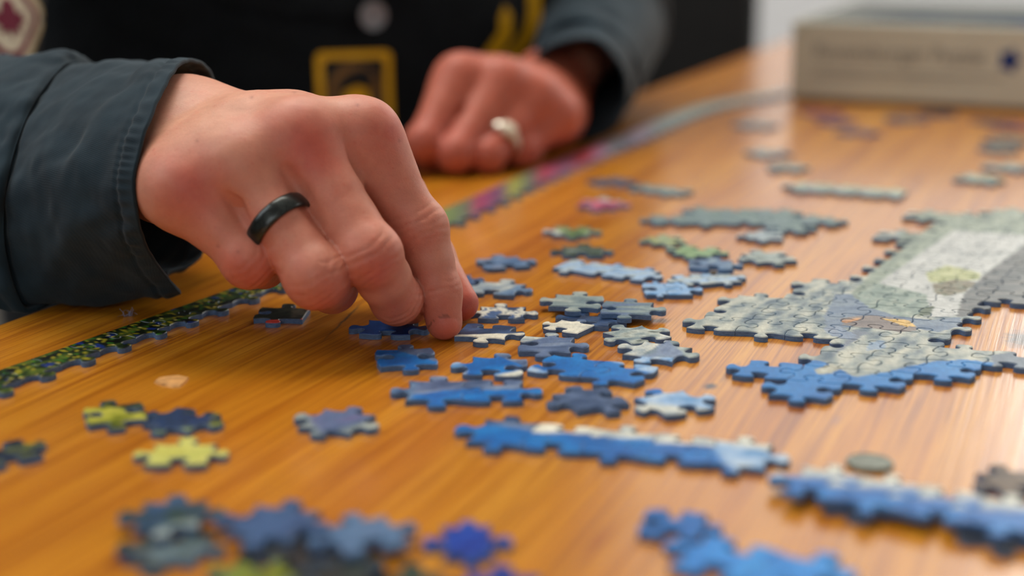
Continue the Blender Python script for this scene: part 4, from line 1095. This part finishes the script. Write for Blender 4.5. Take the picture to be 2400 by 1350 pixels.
def ring_fill(outer, inner, grid):
    outer = np.asarray(outer); inner = np.asarray(inner); n, m = len(outer), len(inner)
    al = [Vector(map(float, p)) for p in np.vstack([outer, inner])]
    r = delaunay_2d_cdt(al, [(i, (i + 1) % n) for i in range(n)] + [(n + i, n + (i + 1) % m) for i in range(m)], [], 1, 1e-5)
    vs_ = np.array([(v.x, v.y) for v in r[0]]); out = []
    for f_ in r[2]:
        c_ = vs_[list(f_)].mean(0)
        if not inside(inner, c_[None])[0]: out.append(tuple(f_))
    return vs_, out
def rrect(w, h, r, n=5):
    out = []
    for cx, cy, a0 in ((w / 2 - r, -h / 2 + r, -90), (w / 2 - r, h / 2 - r, 0), (-w / 2 + r, h / 2 - r, 90), (-w / 2 + r, -h / 2 + r, 180)):
        for k in range(n + 1):
            a = math.radians(a0 + 90 * k / n); out.append((cx + r * math.cos(a), cy + r * math.sin(a)))
    return dense(out)
def dense(p, step=3.0):
    p = np.array(p, float); out = []
    for a, b in zip(p, np.roll(p, -1, 0)):
        k = max(1, int(np.hypot(*(b - a)) / step))
        for q in range(k): out.append(a + (b - a) * q / k)
    return np.array(out)
def ngon(r, n=28, rx=1.0): return np.array([(r * rx * math.cos(2 * math.pi * k / n), r * math.sin(2 * math.pi * k / n)) for k in range(n)])
M['gold_thread'] = plain('gold_thread', lin(240, 176, 8), 0.6, mott=0.25, scale=700)
M['bronze_thread'] = plain('bronze_thread', lin(130, 92, 42), 0.7, mott=0.25, scale=700)
M['black_thread'] = plain('black_thread', lin(20, 22, 24), 0.8, mott=0.2, scale=700)
M['cream_thread'] = plain('cream_thread', lin(206, 196, 172), 0.8, mott=0.12, scale=700)
M['buff_thread'] = plain('buff_thread', lin(190, 170, 130), 0.8, mott=0.12, scale=700)
M['maroon_thread'] = plain('maroon_thread', lin(112, 24, 52), 0.8, mott=0.2, scale=700)
M['snap'] = plain('snap_metal', lin(150, 156, 160), 0.4, 0.5, mott=0.1)
cp = stick('patch', rrect(40, 40, 3), (832, 214), 1.0, M['black_thread'], person, 0.7)
cp['label'] = 'square embroidered patch with gold border on the chest'
stick('patch_border', rrect(42, 42, 4), (832, 214), 1.0, M['gold_thread'], cp, 1.2, holes=rrect(33.5, 33.5, 2.5))
stick('emblem_ring', ngon(14.5), (832, 214), 1.0, M['bronze_thread'], cp, 1.3, holes=ngon(10))
stick('emblem', [(-7, -7), (0, -10), (8, -6), (7, 1), (1, 3), (-6, 0)], (832, 214), 1.0, M['gold_thread'], cp, 1.4)
stick('emblem', [(-1, 3), (6, 0), (10, 5), (4, 10), (-3, 8)], (836, 204), 1.0, M['black_thread'], cp, 1.9)
ap = stick('patch', dense(catmull([(27, 2), (24, 9), (6, 30), (0, 33), (-6, 30), (-24, 9), (-27, 2), (-24, -6), (-8, -26), (0, -29), (8, -26), (24, -6)], 4, True), 3), (14, 42), 1.0, M['buff_thread'], person, 0.8)
ap['label'] = 'cream sleeve patch with a maroon leaf in a maroon diamond outline'
f1 = np.array(catmull([(27, 2), (24, 9), (6, 30), (0, 33), (-6, 30), (-24, 9), (-27, 2), (-24, -6), (-8, -26), (0, -29), (8, -26), (24, -6)], 4, True))
stick('patch_field', f1 * 0.86, (14, 42), 1.0, M['cream_thread'], ap, 1.2)
stick('diamond_outline', f1 * 0.76, (14, 42), 1.0, M['maroon_thread'], ap, 1.6, holes=f1 * 0.62)
leaf = [(0, -11), (1, -5), (7, -7), (5.5, -3), (11, 1), (8.5, 2.5), (9.5, 6.5), (5, 5.5), (4, 11), (0, 15), (-4, 11), (-5, 5.5), (-9.5, 6.5), (-8.5, 2.5), (-11, 1), (-5.5, -3), (-7, -7), (-1, -5)]
stick('leaf_emblem', leaf, (22, 52), 0.9, M['maroon_thread'], ap, 1.9)
pxs = lambda L: [((u - 1196) / 4.35, -(v - 62) / 4.35) for u, v in L]
up_ = stick('patch', dense(pxs([(1170, 0), (1262, -30), (1270, 40), (1240, 90), (1190, 130), (1130, 140), (1160, 90)])), (1196, 62), 1.0, M['black_thread'], person, 0.8)
up_['label'] = 'black shield-shaped patch with gold edging'
stick('patch_border', dense(pxs([(1182, 14), (1200, 34), (1198, 84), (1158, 128), (1128, 152), (1104, 142), (1134, 108), (1164, 74), (1166, 40)])), (1196, 62), 1.0, M['gold_thread'], up_, 1.5)
stick('patch_border', dense(pxs([(1248, -40), (1280, -40), (1280, 38), (1258, 94), (1216, 132), (1160, 152), (1146, 142), (1196, 112), (1234, 76), (1250, 30)])), (1196, 62), 1.0, M['gold_thread'], up_, 1.5)
fl_o = stick('pocket_flap', dense(catmull([(-60, 26), (60, 26), (58, 6), (38, -6), (5, -15), (-30, -12), (-58, -4)], 4, True), 4), (775, -28), 1.0, M['jacket'], person, 2.6, depth=2.0)
fl_o['label'] = 'teal pocket flap in the shade-darkened cloth'
sn = stick('snap_button', ngon(6.8), (872, 36), 1.0, M['snap'], person, 4.6, depth=2.2, grid=2.0)
stick('snap_rim', ngon(7.4), (872, 36), 1.0, M['snap'], sn, 5.4, holes=ngon(5.2), depth=1.2)

# ------------------------------------------------------------------ rings
def band(name, c_, axis, R, wd, th, mat, parent, facets=0, tilt=None):
    a = axis / np.linalg.norm(axis); x = np.cross(a, [0.3, 0.2, 1.0]); x /= np.linalg.norm(x); y = np.cross(a, x)
    n, m = 120, 14; V_ = []
    for i in range(n):
        t_ = 2 * math.pi * i / n
        for k in range(m):
            p = 2 * math.pi * k / m
            ax_ = wd / 2 * math.copysign(abs(math.cos(p)) ** 0.8, math.cos(p)); rr = R + th / 2 + th / 2 * math.copysign(abs(math.sin(p)) ** 0.9, math.sin(p))
            if facets: rr += 0.05 * math.cos(t_ * facets) * math.cos(p * 1.0) * (math.sin(p) > 0)
            V_.append(c_ + a * ax_ + (x * math.cos(t_) + y * math.sin(t_)) * rr)
    idx = np.arange(n * m).reshape(n, m)
    q = np.stack([idx, np.roll(idx, -1, 0), np.roll(np.roll(idx, -1, 0), -1, 1), np.roll(idx, -1, 1)], 2).reshape(-1, 4)
    o = link_mesh(name, to_person(np.array(V_)), q, mat, parent, smooth=True)
    fix_normals(o); return o
tb = NT('black_haematite'); tb.set(Roughness=0.27, Metallic=0.5, Specular_IOR_Level=0.7)
tcx = tb.n('TexCoord').outputs['Object']
tb.color(tb.ramp(tb.noise(tcx, 380, 4, 0.6), [(0.3, lin(24, 28, 28)), (0.75, lin(64, 72, 70))])); M['haematite'] = tb.m
M['silver'] = plain('silver', lin(206, 200, 186), 0.3, 0.9, mott=0.1)
rj = RH['ring']; rc = sub(rj[0], rj[1], 0.52)
b1_ = band('ring', rc, (rj[1] - rj[0]) + np.array([3, 0, 6.]), 10.15, 6.2, 2.0, M['haematite'], person, facets=18)
b1_['label'] = 'glossy black ring on the ring finger'
lj = LH['ring']; lc = sub(lj[0], lj[1], 0.72)
b2_ = band('ring', lc, lj[1] - lj[0], 10.3, 5.0, 1.8, M['silver'], person)
b2_['label'] = 'silver ring with a pale stone on the resting fist'
view = CAMV - lc; view /= np.linalg.norm(view); axl2 = (lj[1] - lj[0]) / np.linalg.norm(lj[1] - lj[0]); vv = view - axl2 * (view @ axl2); vv /= np.linalg.norm(vv)
bm = bmesh.new(); bmesh.ops.create_icosphere(bm, subdivisions=2, radius=1.0)
st = [lc + vv * 12 + axl2 * v.co.x * 4.6 + np.cross(axl2, vv) * v.co.y * 5.6 + vv * v.co.z * 2.4 for v in bm.verts]
sf = [tuple(v.index for v in f_.verts) for f_ in bm.faces]; bm.free()
M['stone'] = plain('pale_stone', lin(226, 214, 190), 0.3, mott=0.1)
link_mesh('ring_stone', (to_person(np.array(st))), sf, M['stone'], b2_, smooth=True)
# ------------------------------------------------------------------ the puzzle box
M['box'] = plain('box_card', lin(190, 190, 172), 0.55, mott=0.05, scale=30)
M['box_top'] = plain('box_top_print', lin(112, 114, 112), 0.8, mott=0.08, scale=20, spec=0.04)
M['box_base'] = plain('box_base_card', lin(120, 112, 96), 0.7)
M['box_ink'] = plain('box_ink', lin(118, 116, 110), 0.6)
M['box_blue'] = plain('box_blue_print', lin(16, 48, 112), 0.7, mott=0.2, scale=60, spec=0.1)
M['box_teal'] = plain('box_teal_print', lin(14, 44, 66), 0.8, mott=0.35, scale=40, spec=0.04)
A_, B_ = PT(1850, 236), PT(2400, 263)
bd = (B_ - A_)[:2]; bd /= np.hypot(*bd); brz = math.atan2(bd[1], bd[0])
BW, BD, BH = 0.370, 0.270, 0.0585
bx = empty('puzzle_box', (A_[0] * MM, A_[1] * MM, TZ), brz)
tag(bx, 'cream cardboard puzzle box with grey lettering and a blue emblem on its side', 'box')
bevel_box('box_base', (0.002, 0.002, 0.0), (BW - 0.002, BD - 0.002, 0.045), M['box_base'], bx, 0.0008)
lid = bevel_box('box_lid', (0, 0, 0.0035), (BW, BD, BH), M['box'], bx, 0.0014)
lid['label'] = 'cream lid'
def flat(name, pts, mat, parent, z0, z1, plane='front'):
    n = len(pts); vs_ = []
    for d in (0, 1):
        for x, y in pts: vs_.append((x, -(z0 if not d else z1), y) if plane == 'front' else (x, y, BH + (z0 if not d else z1)))
    fs_ = [tuple(range(n)), tuple(range(2 * n - 1, n - 1, -1))] + [(k, (k + 1) % n, n + (k + 1) % n, n + k) for k in range(n)]
    o = link_mesh(name, vs_, fs_, mat, parent); fix_normals(o); return o
flat('top_print', [(0.004, 0.004), (BW - 0.004, 0.004), (BW - 0.004, BD - 0.004), (0.004, BD - 0.004)], M['box_top'], lid, -0.0002, 0.0002, 'top')
flat('printed_shape', [(0.030, 0.040), (0.06, 0.030), (0.10, 0.024), (0.14, 0.020), (0.20, 0.016), (0.33, 0.014), (0.36, 0.05), (0.34, 0.12), (0.28, 0.10), (0.20, 0.105), (0.15, 0.085), (0.11, 0.075), (0.08, 0.085), (0.055, 0.07)], M['box_teal'], lid, 0.0001, 0.0005, 'top')
flat('printed_shape', [(0.15, 0.012), (0.21, 0.011), (0.24, 0.016), (0.20, 0.026), (0.165, 0.03)], M['box_blue'], lid, 0.0002, 0.0007, 'top')
def lettering(name, s, x, z, size, mat, wx):
    cu = bpy.data.curves.new(name, 'FONT'); cu.body = s; cu.size = size; cu.extrude = 0.00015; cu.materials.append(mat)
    o = bpy.data.objects.new(name, cu); COL.objects.link(o)
    bpy.context.view_layer.update()
    me = bpy.data.meshes.new_from_object(o.evaluated_get(bpy.context.evaluated_depsgraph_get()))
    sx_ = wx / o.dimensions.x
    bpy.data.objects.remove(o, do_unlink=True); bpy.data.curves.remove(cu)
    o = bpy.data.objects.new(name, me); COL.objects.link(o); o.parent = lid
    o.rotation_euler = (math.pi / 2, 0, 0); o.location = (x, -0.0002, z); o.scale = (sx_, 1, 1)
    return o
lettering('lettering', 'Ravensburger Puzzle', 0.0165, 0.0325, 0.0155, M['box_ink'], 0.119)
flat('printed_line', [(0.018, 0.0226), (0.150, 0.0226), (0.150, 0.0238), (0.018, 0.0238)], M['box_ink'], lid, 0.0, 0.0003)
flat('printed_line', [(0.014, 0.0190), (0.118, 0.0190), (0.118, 0.0197), (0.014, 0.0197)], M['box_ink'], lid, 0.0, 0.0003)
em = [((0.0085 if k % 2 == 0 else 0.0052) * math.cos(k * math.pi / 5) + 0.1535, (0.0095 if k % 2 == 0 else 0.006) * math.sin(k * math.pi / 5) + 0.0355) for k in range(10)]
flat('emblem', em, M['box_blue'], lid, 0.0, 0.0004)

# ------------------------------------------------------------------ the room
M['wall'] = plain('white_plaster', lin(214, 214, 216), 0.9, mott=0.03, scale=8)
M['dark_wall'] = plain('darkened_wall', lin(36, 32, 30), 0.7, mott=0.2, scale=6)
M['floor'] = plain('grey_floor', lin(120, 116, 110), 0.6, mott=0.15, scale=5)
M['ceil'] = plain('white_ceiling', lin(226, 224, 218), 0.9, mott=0.03, scale=6)
def shell(name, lo, hi, mat):
    o = bevel_box(name, lo, hi, mat, None, 0.0)
    o['kind'] = 'structure'; return o
X0, X1, Y0, Y1, H = -2.4, 3.0, -2.2, 3.6, 2.75
shell('floor', (X0, Y0, -0.1), (X1, Y1, 0.0), M['floor'])
shell('ceiling', (X0, Y0, H), (X1, Y1, H + 0.1), M['ceil'])
shell('wall_left', (X0 - 0.1, Y0, 0), (X0, Y1, H), M['dark_wall'])
shell('wall_right', (X1, Y0, 0), (X1 + 0.1, Y1, H), M['wall'])
shell('wall_front', (X0, Y0 - 0.1, 0), (X1, Y0, H), M['wall'])
wx0, wx1, wz0, wz1 = 1.22, 2.62, 1.5, 2.5
shell('wall_back', (X0, Y1, 0), (0.27, Y1 + 0.1, H), M['dark_wall'])  # stretch made dark so the table mirrors less brightness on this side
shell('wall_back', (0.27, Y1, 0), (wx0, Y1 + 0.1, H), M['wall'])
shell('wall_back', (wx1, Y1, 0), (X1, Y1 + 0.1, H), M['wall'])
shell('wall_back', (wx0, Y1, 0), (wx1, Y1 + 0.1, wz0), M['wall'])
shell('wall_back', (wx0, Y1, wz1), (wx1, Y1 + 0.1, H), M['wall'])
M['frame'] = plain('white_window_frame', lin(226, 226, 224), 0.5)
ts = NT('bright_daylight_glass'); ts.set(Roughness=0.3); ts.b.inputs['Emission Color'].default_value = (1.0, 0.96, 0.88, 1); ts.b.inputs['Emission Strength'].default_value = 3.6
ts.b.inputs['Base Color'].default_value = (0.8, 0.85, 0.9, 1); M['pane'] = ts.m
win = empty('window_1', ((wx0 + wx1) / 2, Y1, wz0)); win['kind'] = 'structure'
hw = (wx1 - wx0) / 2; hh = wz1 - wz0
for a, b in (((-hw, 0, 0), (-hw + 0.06, 0.08, hh)), ((hw - 0.06, 0, 0), (hw, 0.08, hh)), ((-hw, 0, 0), (hw, 0.08, 0.06)), ((-hw, 0, hh - 0.06), (hw, 0.08, hh)), ((-0.03, 0.01, 0.06), (0.03, 0.07, hh - 0.06))):
    bevel_box('frame', a, b, M['frame'], win, 0.003)
for a, b in ((-hw + 0.06, -0.03), (0.03, hw - 0.06)):
    bevel_box('pane', (a, 0.035, 0.06), (b, 0.045, hh - 0.06), M['pane'], win, 0.0)

# dark upholstered chair behind the resting arm
M['uphol'] = plain('black_upholstery', lin(15, 14, 14), 0.9, mott=0.3, scale=12)
ch = empty('chair', (0.028, 1.95, 0.0), math.radians(-20))
tag(ch, 'black upholstered chair standing at the far end beyond the seated person', 'chair')
bevel_box('seat', (-0.24, -0.24, 0.42), (0.24, 0.24, 0.50), M['uphol'], ch, 0.02, seg=3)
bevel_box('backrest', (-0.24, 0.19, 0.50), (0.24, 0.27, 1.02), M['uphol'], ch, 0.03, seg=3)
for x in (-0.21, 0.18):
    for y in (-0.21, 0.2):
        bevel_box('leg', (x, y, 0.0), (x + 0.035, y + 0.035, 0.42), M['uphol'], ch, 0.004)
